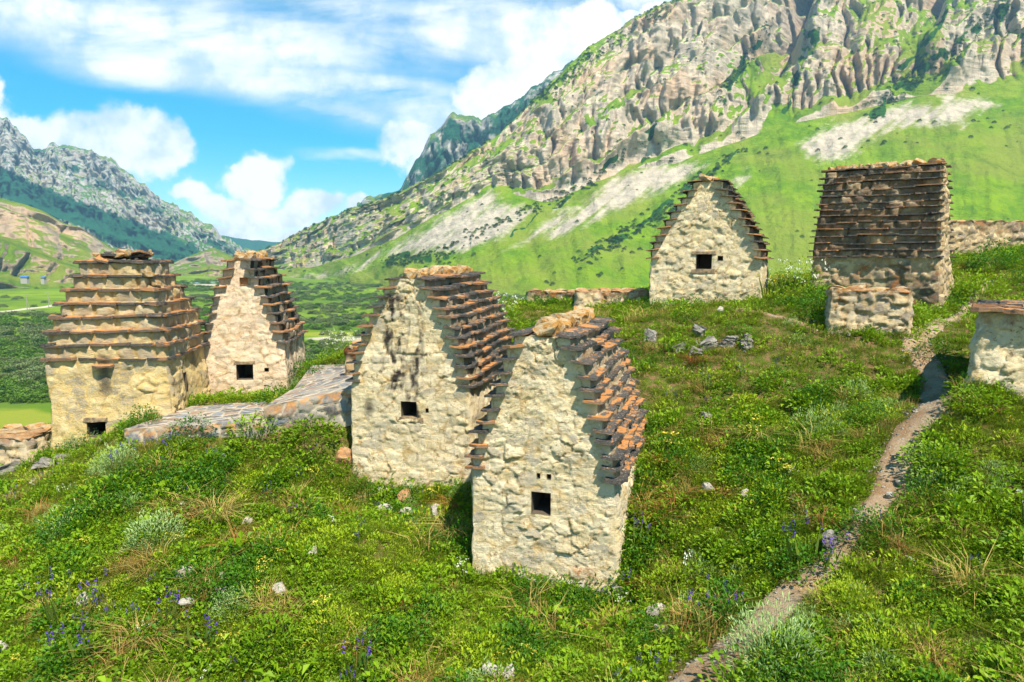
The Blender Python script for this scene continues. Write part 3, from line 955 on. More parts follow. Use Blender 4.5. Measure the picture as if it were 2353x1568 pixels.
# ------------------------------------------------------------------ masonry
def relief_split(root, V, N, Uc, Vc, fid, faces, params, mat, wall_name, stone_name, keep, maxn=290, force_disp=None, extra=None):
    """displace a grid along N by a rubble pattern, then split the stones off as parts. fid: face id per vertex, keep: face ids whose stones become parts"""
    su, sv, amp, nz_amp, seed, thr, plaster = params
    wu = Uc + (0.13 * fbm(Uc * 2.4, Vc * 2.4, 4, seed + 1, 0.6) if sv > 0.2 and nz_amp > 0.012 else 0.06 * fbm(Uc * 2.4, Vc * 2.4, 2, seed + 1))
    wv = Vc + (0.10 * fbm(Uc * 2.1 + 9, Vc * 2.1, 4, seed + 2, 0.6) if nz_amp > 0.012 else 0.05 * fbm(Uc * 2.1 + 9, Vc * 2.1, 2, seed + 2))
    f1, f2, cid, ex, ey = voro(wu / su + fid * 41.0, wv / sv + 100, seed)
    rowlay = extra.get('row') if extra else None
    if rowlay is not None:      # coursed roof stones: row index >= 0
        r = rowlay
        on = r >= 0
        ju = wu / (su * 1.15) + _h(r.astype(float), r * 0.0 + fid, seed + 7) * 9
        col = np.floor(ju)
        fr = ju - col
        b0 = (_h(col, r.astype(float) + fid * 31, seed + 8) - 0.5) * 0.45
        b1 = (_h(col + 1, r.astype(float) + fid * 31, seed + 8) - 0.5) * 0.45
        colx = np.where(fr < b0, col - 1, np.where(fr > 1 + b1, col + 1, col))
        ed = np.minimum(np.abs(fr - b0), np.abs(fr - 1 - b1))
        ed = np.minimum(ed, extra['rowedge'])
        cid = np.where(on, (((colx.astype(np.int64) + 8192) << 16) | ((r.astype(np.int64) + 300) + fid.astype(np.int64) * 64)), cid)
        f1 = np.where(on, 0.5 - ed, f1)
        f2 = np.where(on, 0.5, f2)
    e = f2 - f1
    cr = cellrnd(cid)
    body = sstep(e, 0.0, 0.11)
    gx, gy = cellrnd(cid, 61) - 0.5, cellrnd(cid, 62) - 0.6
    if rowlay is not None:
        ex, ey = np.where(rowlay >= 0, 0, ex), np.where(rowlay >= 0, 0, ey)
    h = body * (0.75 + 0.7 * (cellrnd(cid, 9) - 0.5)) + body * (gx * ex + gy * ey) * 2.0 - 0.2 * body * np.minimum(1, f1 ** 2 * 2)
    pl = sstep(fbm(Uc * 0.75 + fid * 7, Vc * 0.75, 4, seed + 20) + plaster, -0.10, 0.16)
    h = h * (1 - 0.80 * pl)
    if rowlay is not None:
        h = np.where(rowlay >= 0, (h * 1.5 + 0.5 * body * sstep(ed, 0, 0.4)), h)
    h = amp * (h - 0.4) + nz_amp * 1.25 * (0.9 * fbm(Uc * 3.4, Vc * 5.0, 3, seed + 30) + 0.60 * ridged(Uc * 6, Vc * 11, 4, seed + 31) + 0.35 * fbm(Uc * 17, Vc * 21, 2, seed + 32)) + 0.03 * vn(Uc * 0.9 + fid * 3, Vc * 0.9, seed + 33)
    if force_disp is not None:
        h = h * force_disp
    P = V + N * h[:, None]
    nrm = vnormals(P, faces)
    mort = 1 - sstep(e, 0.03, 0.16)
    at = {'mort': mort, 'cell': cr, 'stain': extra.get('stain', np.zeros(len(V))) if extra else np.zeros(len(V)),
          'coursed': (rowlay >= 0).astype(float) if rowlay is not None else np.zeros(len(V)),
          'rust': extra.get('rust', np.zeros(len(V))) if extra else np.zeros(len(V))}
    fe = e[faces].mean(1)
    fc = cid[faces]
    same = (fc == fc[:, :1]).all(1)
    ff = fid[faces[:, 0]]
    isst = same & (fe > thr) & np.isin(ff, keep)
    key = fc[:, 0] * 8 + ff.astype(np.int64)
    taken = np.zeros(len(faces), bool)
    if isst.any():
        ks, inv, cnt = np.unique(key[isst], return_inverse=True, return_counts=True)
        order = np.argsort(-cnt)
        order = order[cnt[order] >= 6][:maxn]
        idx = np.nonzero(isst)[0]
        by = np.argsort(inv, kind='stable')
        starts = np.r_[0, np.cumsum(cnt)]
        for k in order:
            fi = idx[by[starts[k]:starts[k + 1]]]
            taken[fi] = True
            sub = faces[fi]
            vi, loc = np.unique(sub, return_inverse=True)
            link(stone_name, mesh_from(stone_name, P[vi], loc.reshape(-1, 4), mat, {a: v[vi] for a, v in at.items()}, nrm[vi]), root)
    rest = faces[~taken]
    vi, loc = np.unique(rest, return_inverse=True)
    link(wall_name, mesh_from(wall_name, P[vi], loc.reshape(-1, 4), mat, {a: v[vi] for a, v in at.items()}, nrm[vi]), root)


def make_slate(seed):
    r = np.random.default_rng(seed)
    n = 11
    base = np.array([(-.5, -.5), (-.18, -.52), (.16, -.5), (.5, -.5), (.52, -.1), (.5, .3), (.36, .5), (.1, .54), (-.16, .5), (-.42, .53), (-.51, .05)])
    p = base + r.uniform(-.045, .045, (n, 2))
    p[6:10] += r.uniform(-.07, .07, (4, 2))
    top = np.c_[p * 0.97, 0.5 + r.uniform(-.2, .2, n)]
    bot = np.c_[p, -0.5 + r.uniform(-.15, .15, n)]
    V = np.vstack([top, bot])
    Fc = [list(range(n)), list(range(2 * n - 1, n - 1, -1))] + [[i, n + i, n + (i + 1) % n, (i + 1) % n] for i in range(n)]
    return V, Fc


SL = {}
for mat in (M_SLATE, M_SLATE_D):
    SL[mat.name] = [mesh_from('slate', *make_slate(100 + i), mat, smooth=False) for i in range(7)]


def rock_mesh(name, seed, mat, sub=2, lay=0.0, rough=0.28):
    import bmesh
    bm = bmesh.new()
    bmesh.ops.create_icosphere(bm, subdivisions=sub, radius=0.5)
    V = np.array([v.co[:] for v in bm.verts])
    Fc = [[v.index for v in f.verts] for f in bm.faces]
    bm.free()
    d = V / np.linalg.norm(V, axis=1, keepdims=True)
    V = np.sign(d) * np.abs(d) ** 0.8 * 0.56
    r = np.random.default_rng(seed)
    for _ in range(13):
        n = r.normal(0, 1, 3) * np.array([1, 1, 0.8])
        n /= np.linalg.norm(n)
        c = r.uniform(0.30, 0.44) + rough * 0.1 * r.normal()
        k = V @ n - c
        V = V - np.outer(np.maximum(0, k), n)
    V += rough * 0.16 * np.stack([fbm(d[:, 1] * 2.3 + seed, d[:, 2] * 2.3 + d[:, 0] * 1.3, 3, seed + k) for k in range(3)], -1)
    if lay:
        V[:, :2] *= (1 + lay * np.sign(np.sin(V[:, 2] * 30 + seed + 2 * d[:, 0])))[:, None]
    return mesh_from(name, V, Fc, mat, smooth=False)


RIDGE = [rock_mesh('ridge_stone', 300 + i, M_RIDGE, 3, 0.0, 0.55) for i in range(5)]
PALE = [rock_mesh('stone', 320 + i, M_PALE, 3) for i in range(4)]
GREYR = [rock_mesh('boulder', 340 + i, M_GREY, 4, 0.05, 0.9) for i in range(4)]
RUSTR = [rock_mesh('stone', 360 + i, M_RUST, 3, 0, 0.35) for i in range(3)]


def box_in(w, d, h):
    """inward recess, open towards -y: floor, roof, sides, back"""
    x0, x1 = -w / 2, w / 2
    V = [(x0, 0, 0), (x1, 0, 0), (x1, 0, h), (x0, 0, h), (x0, d, 0), (x1, d, 0), (x1, d, h), (x0, d, h)]
    return V, [[0, 1, 5, 4], [3, 7, 6, 2], [0, 4, 7, 3], [1, 2, 6, 5], [4, 5, 6, 7]]


def crypt(name, label, origin, yaw, wd, L, he, top, prof, ncourse, mat, res, params, seed, windows=(), below=1.3, pyramid=False, batter=0.02, lean=0.0,
          slate_mat=M_SLATE, stain=None, keep=(0, 1), course_amp=1.0, over=0.13, sw=(0.34, 0.72), cat='crypt', roof=True, rcap=True, tilt=6, slate_sides=(1, 3), sz=0.03, cap_h=0.26):
    """origin: middle of the foot of the front (local x right, y inwards)."""
    rg = np.random.default_rng(seed)
    root = bpy.data.objects.new(name, None)
    COL.objects.link(root)
    root.location = origin
    root.rotation_euler = (0, 0, -R(yaw))
    root.empty_display_size = 0.3
    tag(root, label, cat, 'stone crypts on the hillside')
    tp, rp = np.array([p[0] for p in prof]), np.array([p[1] for p in prof])
    led = he + (top - he) * np.linspace(0, 1, ncourse) if roof else np.array([top])
    led = led + np.r_[0, rg.uniform(-.02, .02, len(led) - 2), 0] if len(led) > 2 else led
    zs = [-below]
    while zs[-1] < top - res * 0.4:
        zs.append(min(top, zs[-1] + res))
    zs = np.array(zs)
    course = np.searchsorted(led, zs + 1e-6) - 1            # -1 below the eaves
    tcourse = np.clip((led[np.clip(course, 0, None)] - he) / max(1e-6, top - he), 0, 1) + 0.5 / max(1, ncourse)
    ratio = np.where(course < 0, 1.0, np.interp(np.clip(tcourse, 0, 1), tp, rp)) if roof else np.ones(len(zs))
    hw = wd / 2 * ratio + batter * np.clip(he - zs, 0, None)
    ry = ratio if pyramid else np.ones(len(zs))
    yf = L / 2 - L / 2 * ry - batter * np.clip(he - zs, 0, None) + lean * np.clip(zs, 0, None)
    yb = L / 2 + L / 2 * ry + batter * np.clip(he - zs, 0, None)
    nx, ny = max(6, int(wd / res)), max(6, int(L / (res * 1.15)))
    fx, fy = np.linspace(0, 1, nx, endpoint=False), np.linspace(0, 1, ny, endpoint=False)
    P, Nn, U_, V_, Fi, CD = [], [], [], [], [], []
    for z, h, a, b in zip(zs, hw, yf, yb):
        xl = -h + 2 * h * fx
        yl = a + (b - a) * fy
        P.append(np.concatenate([np.c_[xl, np.full(nx, a), np.full(nx, z)], np.c_[np.full(ny, h), yl, np.full(ny, z)],
                                 np.c_[-xl, np.full(nx, b), np.full(nx, z)], np.c_[np.full(ny, -h), a + b - yl, np.full(ny, z)]]))
        Nn.append(np.concatenate([np.tile((0, -1, 0), (nx, 1)), np.tile((1, 0, 0), (ny, 1)), np.tile((0, 1, 0), (nx, 1)), np.tile((-1, 0, 0), (ny, 1))]))
        U_.append(np.concatenate([xl + 5, yl + 15, -xl + 25, yl + 35]))
        Fi.append(np.repeat([0, 1, 2, 3], [nx, ny, nx, ny]))
        CD.append(np.concatenate([np.minimum(fx, 1 - fx) * 2 * h, np.minimum(fy, 1 - fy) * (b - a), np.minimum(fx, 1 - fx) * 2 * h, np.minimum(fy, 1 - fy) * (b - a)]))
    m_ = 2 * nx + 2 * ny
    P, Nn = np.array(P, float).reshape(-1, 3), np.array(Nn, float).reshape(-1, 3)
    U_, Fi, CD = np.array(U_).ravel(), np.array(Fi, float).ravel(), np.array(CD).ravel()
    V_ = P[:, 2].copy()
    fd = 0.25 + 0.75 * sstep(CD, 0, 0.12)
    # corners: pulled in unevenly
    k = (1 - sstep(CD, 0, 0.07))
    P[:, 0] -= np.sign(P[:, 0]) * k * (0.025 + 0.03 * vn(V_ * 4, Fi * 3, seed)) * (np.abs(P[:, 0]) > 0.02)
    P[:, 0] += 0.055 * vn(V_ * 0.75, V_ * 0 + seed, seed + 70) + 0.03 * vn(V_ * 2.3, Fi * 5.0, seed + 71)
    P[:, 1] += 0.05 * vn(V_ * 0.8, V_ * 0 + seed, seed + 72)
    faces = grid_faces(len(zs), m_, True)
    faces = faces[:, ::1]
    hole = np.zeros(len(faces), bool)
    for wi in windows:
        cx, z0, ww, hh = wi['x'], wi['z'], wi['w'], wi['h']
        side = wi.get('side', 0)
        A = P[:, 0] if side == 0 else P[:, 1]
        on = Fi == side
        near = on & (np.abs(A - cx) < ww / 2 + 0.16) & (P[:, 2] > z0 - 0.16) & (P[:, 2] < z0 + hh + 0.16)
        dd = np.maximum(np.abs(A - cx) - ww / 2, np.maximum(z0 - P[:, 2], P[:, 2] - z0 - hh))
        fd = np.where(near, fd * np.clip(0.15 + dd / 0.12, 0.12, 1), fd)
        for edge in (cx - ww / 2, cx + ww / 2):
            s = near & (np.abs(A - edge) <= (2 * hw.max() / nx) * 0.55)
            A[s] = edge
        for edge in (z0, z0 + hh):
            s = near & (np.abs(P[:, 2] - edge) <= res * 0.55)
            P[s, 2] = edge
        ca, cz = A[faces].mean(1), P[faces][:, :, 2].mean(1)
        hole |= (Fi[faces[:, 0]] == side) & (np.abs(ca - cx) < ww / 2 - 0.002) & (cz > z0) & (cz < z0 + hh)
        # the recess
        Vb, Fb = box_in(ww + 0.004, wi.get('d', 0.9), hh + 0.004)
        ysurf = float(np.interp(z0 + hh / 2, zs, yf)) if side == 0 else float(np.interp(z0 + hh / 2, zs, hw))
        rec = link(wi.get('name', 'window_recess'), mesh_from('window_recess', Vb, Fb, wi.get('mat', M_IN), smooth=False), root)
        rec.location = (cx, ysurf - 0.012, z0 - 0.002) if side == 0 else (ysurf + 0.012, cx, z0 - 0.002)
        if side == 1:
            rec.rotation_euler = (0, 0, math.pi / 2)
        for nm, on_ in (('lintel', wi.get('lintel')), ('sill', wi.get('sill'))):
            if on_:
                lw, lh, lo = on_
                lz = z0 + hh + lh / 2 + 0.005 if nm == 'lintel' else z0 - lh / 2 - 0.005
                Vr, Fr = make_slate(900 + seed + len(nm))
                me = mesh_from(nm, Vr * np.array([lw, 0.22, lh]), Fr, M_LINTEL, smooth=False)
                link(nm, me, rec, (0, 0.122 - lo, lz - z0 + 0.002))
    faces = faces[~hole]
    extra = {}
    if roof:
        co = np.repeat(course, m_)
        rowz0 = led[np.clip(co, 0, None)]
        rowz1 = np.r_[led, top + 0.3][np.clip(co + 1, 0, None)]
        isroof = (co >= 0) & (np.ones(len(co), bool) if pyramid else ((Fi == 1) | (Fi == 3)))
        extra['row'] = np.where(isroof, co, -1)
        rh = np.maximum(rowz1 - rowz0, 0.05)
        extra['rowedge'] = np.minimum(V_ - rowz0, rowz1 - V_) / rh * 1.4 + 0.05
    if stain is not None:
        s_, r_ = stain(P, Fi, he, top)
        extra['stain'], extra['rust'] = np.clip(s_, 0, 1), np.clip(r_, 0, 1)
    # cap of the body
    relief_split(root, P, Nn, U_, V_, Fi, faces, params, mat, 'wall', 'stone', list(keep), 290, fd, extra)
    V0 = np.array([(-hw[-1], yf[-1], top - 0.01), (hw[-1], yf[-1], top - 0.01), (hw[-1], yb[-1], top - 0.01), (-hw[-1], yb[-1], top - 0.01)])
    link('wall_top', mesh_from('wall_top', V0, [[0, 1, 2, 3]], mat, {'mort': [0] * 4, 'cell': [.3] * 4, 'stain': [.5] * 4, 'rust': [.4] * 4}, smooth=False), root)
    if not roof:
        return root
    # slates
    meshes = SL[slate_mat.name]

    def put_slate(x, y, z, ang, w_, d_, tl, tw=0.0):
        o = bpy.data.objects.new('slate', meshes[rg.integers(len(meshes))])
        COL.objects.link(o)
        o.parent = root
        o.location = (x, y, z)
        o.rotation_euler = (R(tl), R(tw), ang)
        o.scale = (w_, d_, sz * rg.uniform(0.75, 1.35))
    for ci, z in enumerate(led):
        tmid = min(1.0, ci / max(1, ncourse - 1) + 0.5 / ncourse)
        below_r = 1.0 if ci == 0 else float(np.interp(min(1, (led[ci - 1] - he) / (top - he) + 0.5 / ncourse), tp, rp))
        h0 = wd / 2 * below_r
        y0 = (L / 2 - L / 2 * below_r) if pyramid else lean * z
        y1 = (L / 2 + L / 2 * below_r) if pyramid else L
        nxt = float(np.interp(min(1, (z - he) / (top - he) + 0.5 / ncourse), tp, rp))
        depth = max(0.24, (below_r - nxt) * wd / 2 + 0.16) + over
        wob = rg.uniform(0, 9)
        for side in slate_sides:
            s = 1 if side == 1 else -1
            y = y0 - (0.08 if not pyramid else over * 0.6)
            yend = y1 + (0.08 if not pyramid else over * 0.6)
            while y < yend - 0.08:
                w_ = min(rg.uniform(*sw), yend - y + 0.03)
                ov = over + rg.uniform(-.035, .03)
                put_slate(s * (h0 + ov - depth / 2), y + w_ / 2, z + 0.012 + 0.024 * math.sin(y * 2.2 + wob) + rg.uniform(-.006, .008), -s * math.pi / 2 + R(rg.uniform(-2, 2)),
                          w_ * 1.14, depth, -tilt + rg.uniform(-1.6, 1.6), rg.uniform(-1.3, 1.3))
                y += w_
        if pyramid:
            for s in (-1, 1):
                x = -h0 - over * 0.6
                while x < h0 + over * 0.6 - 0.08:
                    w_ = min(rg.uniform(*sw), h0 + over * 0.6 - x + 0.03)
                    yy = y0 - over + depth / 2 if s < 0 else y1 + over - depth / 2
                    put_slate(x + w_ / 2, yy + rg.uniform(-.03, .03), z + 0.016 + 0.018 * math.sin(x * 2.2 + wob) + rg.uniform(-.006, .008), (math.pi if s < 0 else 0) + R(rg.uniform(-4, 4)),
                              w_ * 1.07, depth, -tilt + rg.uniform(-3, 3), rg.uniform(-2.5, 2.5))
                    x += w_
    if rcap:
        h0 = wd / 2 * rp[-1]
        y = lean * top - 0.02
        while y < L - 0.05:
            w_ = rg.uniform(0.14, 0.28)
            link('ridge_stone', RIDGE[rg.integers(len(RIDGE))], root, (rg.uniform(-.05, .05), y + w_ / 2, top + cap_h * 0.36), (rg.uniform(-.35, .35), rg.uniform(-.35, .35), rg.choice([0, math.pi]) + rg.uniform(-.4, .4)),
                 (max(0.34, h0 * 1.25) * rg.uniform(.75, 1.15), w_ * 1.7, cap_h * rg.uniform(0.8, 1.5)))
            y += w_
    return root


def front_origin(FR, wd, yaw, z):
    ps = R(yaw)
    return (FR[0] - wd / 2 * math.cos(ps), FR[1] + wd / 2 * math.sin(ps), z)


def streak(P, Fi, x0, wdt, seed, face=0, z0=0, z1=9):
    n = fbm(P[:, 0] * 5 + seed, P[:, 2] * 1.6, 4, seed)
    g = np.exp(-((P[:, 0] - x0 + 0.06 * vn(P[:, 2] * 1.5, P[:, 2] * 0, seed)) / wdt) ** 2) * (Fi == face)
    return g * sstep(n, -0.22, 0.30) * sstep(P[:, 2], z0, z0 + 0.25) * (1 - sstep(P[:, 2], z1 - 0.25, z1))


# B: the nearest crypt -------------------------------------------------
def st_B(P, Fi, he, top):
    roof_ = ((Fi == 1) | (Fi == 3)) & (P[:, 2] > he)
    s = 0.45 * roof_ + 0.5 * (fbm(P[:, 0] * 2.2, P[:, 2] * 2.2, 4, 8) > 0.42) * (P[:, 2] > 1.9) * (np.abs(P[:, 0] + 0.8) < 0.5) * (Fi == 0)
    r = 0.9 * np.exp(-((P[:, 0] - 0.75) / 0.3) ** 2 - ((P[:, 2] - 0.32) / 0.12) ** 2) * (Fi == 0) + 0.35 * roof_
    return s, r


zB = CAMZ - 5.8
oB = front_origin((1.79, 11.4), 2.63, 17.5, zB)
crypt('stone_crypt', 'nearest tall cream crypt with a steep stepped slate roof, standing lowest in the meadow', oB, 17.5, 2.63, 3.7, 2.0, 4.44,
      [(0, 1), (.2, .94), (.35, .84), (.53, .72), (.63, .67), (.73, .59), (.91, .45), (1, .34)], 12, M_B, 0.025, (0.33, 0.20, 0.036, 0.022, 21, 0.07, 0.0), 21,
      [dict(x=-0.02, z=1.28, w=0.35, h=0.40), dict(x=-0.07, z=1.93, w=0.055, h=0.09, d=0.3, name='vent_hole'), dict(x=0.12, z=1.93, w=0.07, h=0.09, d=0.3, name='vent_hole')],
      stain=st_B, cap_h=0.30, over=0.11, sz=0.042)


rg = np.random.default_rng(3)
rB = [o for o in sc.objects if o.name == 'stone_crypt'][0]
for i in range(13):
    x = -1.36 + 2.75 * i / 12 + rg.uniform(-.06, .06)
    link('foundation_stone', (PALE + RIDGE[:1])[rg.integers(5)], rB, (x, -0.02 + rg.uniform(-.05, .03), rg.uniform(-.02, .10)), (rg.uniform(-.3, .3), rg.uniform(-.3, .3), rg.uniform(0, 6)), (rg.uniform(.22, .42), rg.uniform(.2, .34), rg.uniform(.16, .28)))


# M: the crypt behind it ----------------------------------------------
def st_M(P, Fi, he, top):
    roof_ = ((Fi == 1) | (Fi == 3)) & (P[:, 2] > he)
    s = np.maximum(streak(P, Fi, -0.35, 0.24, 4, 0, 1.9, 4.2), streak(P, Fi, 0.12, 0.17, 6, 0, 1.2, 4.0) * 0.9)
    s = np.maximum(s, streak(P, Fi, 0.15, 0.12, 9, 0, 0.4, 1.3)) * 1.35 * (0.55 + 0.9 * sstep(fbm(P[:, 0] * 7, P[:, 2] * 7, 4, 77), -0.25, 0.3))
    s = np.maximum(s, 0.9 * np.exp(-((P[:, 0] + 0.95) / 0.12) ** 2 - ((P[:, 2] - 1.6) / 0.2) ** 2) * (Fi == 0))
    return np.maximum(s, 0.55 * roof_), 0.25 * roof_ + 0.5 * (fbm(P[:, 0] * 3, P[:, 2] * 3, 3, 2) > 0.35) * (P[:, 2] < 0.35)


zM = CAMZ - 4.9
oM = front_origin((-.864, 14.5), 2.78, 12.7, zM)
crypt('stone_crypt', 'cream crypt with black streaks down its gable, close behind the nearest crypt', oM, 12.7, 2.78, 4.4, 2.15, 4.44,
      [(0, 1), (.32, .87), (.55, .72), (.74, .56), (.9, .36), (1, .25)], 12, M_M, 0.029, (0.44, 0.22, 0.034, 0.018, 33, 0.07, 0.04), 33,
      [dict(x=-0.02, z=1.42, w=0.36, h=0.36, sill=(0.62, 0.10, 0.03)), dict(x=0.40, z=1.55, w=0.07, h=0.10, d=0.3, name='vent_hole')], stain=st_M, cap_h=0.26, over=0.115, sz=0.04)


# C: the pinkish one --------------------------------------------------
def st_C(P, Fi, he, top):
    roof_ = ((Fi == 1) | (Fi == 3)) & (P[:, 2] > he)
    return 0.5 * roof_ + 0.5 * (Fi == 1) * (fbm(P[:, 1] * 3, P[:, 2] * 1.2, 3, 5) > 0.1), 0.2 * roof_


zC = CAMZ - 3.95
oC = front_origin((-6.43, 19.5), 2.32, -7, zC)
crypt('stone_crypt', 'slender pinkish plastered crypt standing behind the paved platform', oC, -7, 2.32, 3.0, 1.55, 3.88,
      [(0, 1), (.2, .84), (.4, .71), (.62, .59), (.75, .45), (.87, .33), (1, .24)], 10, M_C, 0.038, (0.38, 0.23, 0.042, 0.022, 45, 0.07, 0.14), 45,
      [dict(x=0.02, z=0.50, w=0.46, h=0.43, lintel=(0.62, 0.10, 0.02)), dict(x=0.62, z=0.72, w=0.12, h=0.11, d=0.3, name='vent_hole'), dict(x=0.10, z=3.18, w=0.22, h=0.20, d=0.12, name='niche', mat=M_RUST)],
      stain=st_C, cap_h=0.26, over=0.115, sz=0.036)


# A: the stepped pyramid at the left -----------------------------------
def st_A(P, Fi, he, top):
    roof_ = P[:, 2] > he
    s = 0.26 * roof_ * sstep(fbm(P[:, 0] * 1.1 + P[:, 1], P[:, 2] * 1.3, 3, 3), -0.35, 0.4)
    s = s + 0.5 * (Fi == 1) * (P[:, 2] < he) * sstep(fbm(P[:, 1] * 2, P[:, 2] * 2, 3, 13), -0.1, 0.4)
    s = np.maximum(s, 0.7 * np.exp(-((P[:, 0] + 0.08) / 0.17) ** 2) * (Fi == 0) * sstep(P[:, 2], 0.9, 1.2) * (1 - sstep(P[:, 2], 2.0, 2.1)))
    return s, 0.22 * roof_


zA = CAMZ - 4.35
oA = front_origin((-8.28, 16.5), 2.78, -6, zA)
rA = crypt('stone_crypt', 'square ochre crypt with a broken stepped pyramid roof at the valley edge', oA, -6, 2.78, 2.7, 1.93, 4.22,
           [(0, 1), (.14, .98), (.28, .94), (.43, .86), (.57, .775), (.71, .68), (.86, .585), (1, .52)], 8, M_A, 0.036, (0.40, 0.26, 0.050, 0.020, 57, 0.07, 0.12), 57,
           [dict(x=-0.35, z=0.05, w=0.42, h=0.36, lintel=(0.55, 0.10, 0.03)), dict(x=0.18, z=0.12, w=0.09, h=0.10, d=0.3, name='vent_hole'),
            dict(x=0.95, z=0.92, w=0.20, h=0.50, side=1, d=0.7)],
           below=1.6, pyramid=True, stain=st_A, rcap=False, over=0.095, sw=(0.4, 0.85), tilt=4, sz=0.05, batter=0.015)
rg = np.random.default_rng(4)
for i in range(30):
    a = rg.uniform(-0.62, 0.62)
    b = rg.uniform(0.72, 2.0)
    o = link('slate' if i % 3 else 'loose_stone', SL[M_SLATE.name][i % 7] if i % 3 else RIDGE[i % 5], rA, (a, b, 4.29 + rg.uniform(0, 0.17)), (rg.uniform(-.35, .35), rg.uniform(-.3, .3), rg.uniform(0, 6)),
             (rg.uniform(.3, .65), rg.uniform(.25, .5), .05) if i % 3 else (rg.uniform(.16, .34), rg.uniform(.16, .3), rg.uniform(.12, .22)))
link('hood', SL[M_SLATE.name][2], rA, (-0.08, -0.05, 2.0 - 0.22), (R(-8), 0, math.pi), (0.5, 0.26, 0.05))
for i, (x, y, z) in enumerate([(0.92, 0.35, 3.95), (0.98, 0.5, 3.72), (0.95, 0.4, 3.58)]):
    link('loose_stone', RIDGE[i], rA, (x, y, z), (0.3 * i, 0.2, i), (0.3, 0.26, 0.2))


# D: gabled crypt right of the middle ----------------------------------
def st_D(P, Fi, he, top):
    roof_ = ((Fi == 1) | (Fi == 3)) & (P[:, 2] > he)
    s = streak(P, Fi, -0.12, 0.06, 14, 0, 1.9, 3.1) * 0.9
    return np.maximum(s, 0.85 * roof_), 0.6 * (Fi == 0) * sstep(fbm(P[:, 0] * 3, P[:, 2] * 3, 3, 22), 0.15, 0.45) * (P[:, 2] < 0.8)


zD = CAMZ - 1.28
oD = front_origin((7.36, 20.5), 3.29, 23, zD)
crypt('stone_crypt', 'pale gabled crypt with dark slate edges and a square black window in its gable', oD, 23, 3.29, 3.0, 1.25, 3.52,
      [(0, 1), (.1, .965), (.2, .92), (.27, .87), (.36, .795), (.5, .68), (.59, .595), (.67, .515), (.78, .425), (.89, .325), (1, .21)], 11, M_D, 0.036, (0.36, 0.22, 0.036, 0.024, 69, 0.07, 0.02), 69,
      [dict(x=-0.02, z=0.92, w=0.46, h=0.44, lintel=(0.72, 0.09, 0.04), sill=(0.72, 0.11, 0.06)), dict(x=0.46, z=1.18, w=0.15, h=0.13, d=0.3, name='vent_hole')],
      slate_mat=M_SLATE_D, stain=st_D, cap_h=0.24, over=0.15)


# E: crypt at the right, its long roof towards the camera ---------------
def st_E(P, Fi, he, top):
    roof_ = ((Fi == 1) | (Fi == 3)) & (P[:, 2] > he)
    n = fbm(P[:, 1] * 1.8, P[:, 2] * 1.8, 4, 32)
    low = (Fi == 3) & (P[:, 2] < he - 0.2)
    s = roof_ * (0.50 + 0.60 * n) + low * sstep(n + 0.25 * (P[:, 1] < 1.6), 0.0, 0.5) * 0.55
    return s, low * 0.8 * sstep(fbm(P[:, 1] * 2.4, P[:, 2] * 2.4, 4, 36), 0.0, 0.4) + roof_ * 0.12


psE = R(-52)
zE = CAMZ - 1.5
FLE = (11.43, 18.5)
oE = (FLE[0] + 1.3 * math.cos(psE), FLE[1] - 1.3 * math.sin(psE), zE)
crypt('stone_crypt', 'dark crypt showing its long roof of many thin slate courses, above a low masonry block', oE, -52, 2.6, 3.26, 1.5, 4.02,
      [(0, 1), (.2, .90), (.4, .78), (.6, .63), (.8, .46), (1, .30)], 14, M_E, 0.038, (0.34, 0.27, 0.07, 0.022, 81, 0.07, -0.45), 81,
      [], slate_mat=M_SLATE_D, stain=st_E, keep=(0, 3), cap_h=0.26, over=0.13, tilt=1, sz=0.032, lean=0.07)


# ------------------------------------------------------------------ low walls and blocks
def block(name, label, FL, z, yaw, wd, L, h, seed, mat=M_F, keep=(0, 3), res=0.05, batter=0.03, cell=(0.34, 0.22), cat='wall', cap=None, amp=0.07, st=0.35):
    ps = R(yaw)
    o = (FL[0] + wd / 2 * math.cos(ps), FL[1] - wd / 2 * math.sin(ps), z)

    def stn(P, Fi, he, top):
        n = fbm(P[:, 0] * 2 + seed, P[:, 2] * 2 + P[:, 1], 3, seed)
        return st * sstep(P[:, 2] / top + n * 0.6, 0.55, 1.1), sstep(P[:, 2] / top + n * 0.7, 0.75, 1.2) * 0.9
    r = crypt(name, label, o, yaw, wd, L, h, h, [(0, 1), (1, 1)], 1, mat, res, (cell[0], cell[1], amp, 0.04, seed, 0.06, -0.35), seed, [], 0.7, roof=False, rcap=False, stain=stn, keep=keep, cat=cat, batter=batter)
    r['group'] = 'low ruined walls'
    rg = np.random.default_rng(seed)
    # uneven coping
    for ix in range(max(1, int(wd / 0.36))):
        for iy in range(max(1, int(L / 0.36))):
            if cap is None:
                sx, sy = wd / max(1, int(wd / 0.36)), L / max(1, int(L / 0.36))
                link('coping_stone', (RUSTR + RIDGE)[rg.integers(8)], r, (-wd / 2 + (ix + .5) * sx, (iy + .5) * sy, h + rg.uniform(-.03, .02)), (0, 0, rg.uniform(0, 6)),
                     (sx * 1.2, sy * 1.2, rg.uniform(.10, .24)))
    return r


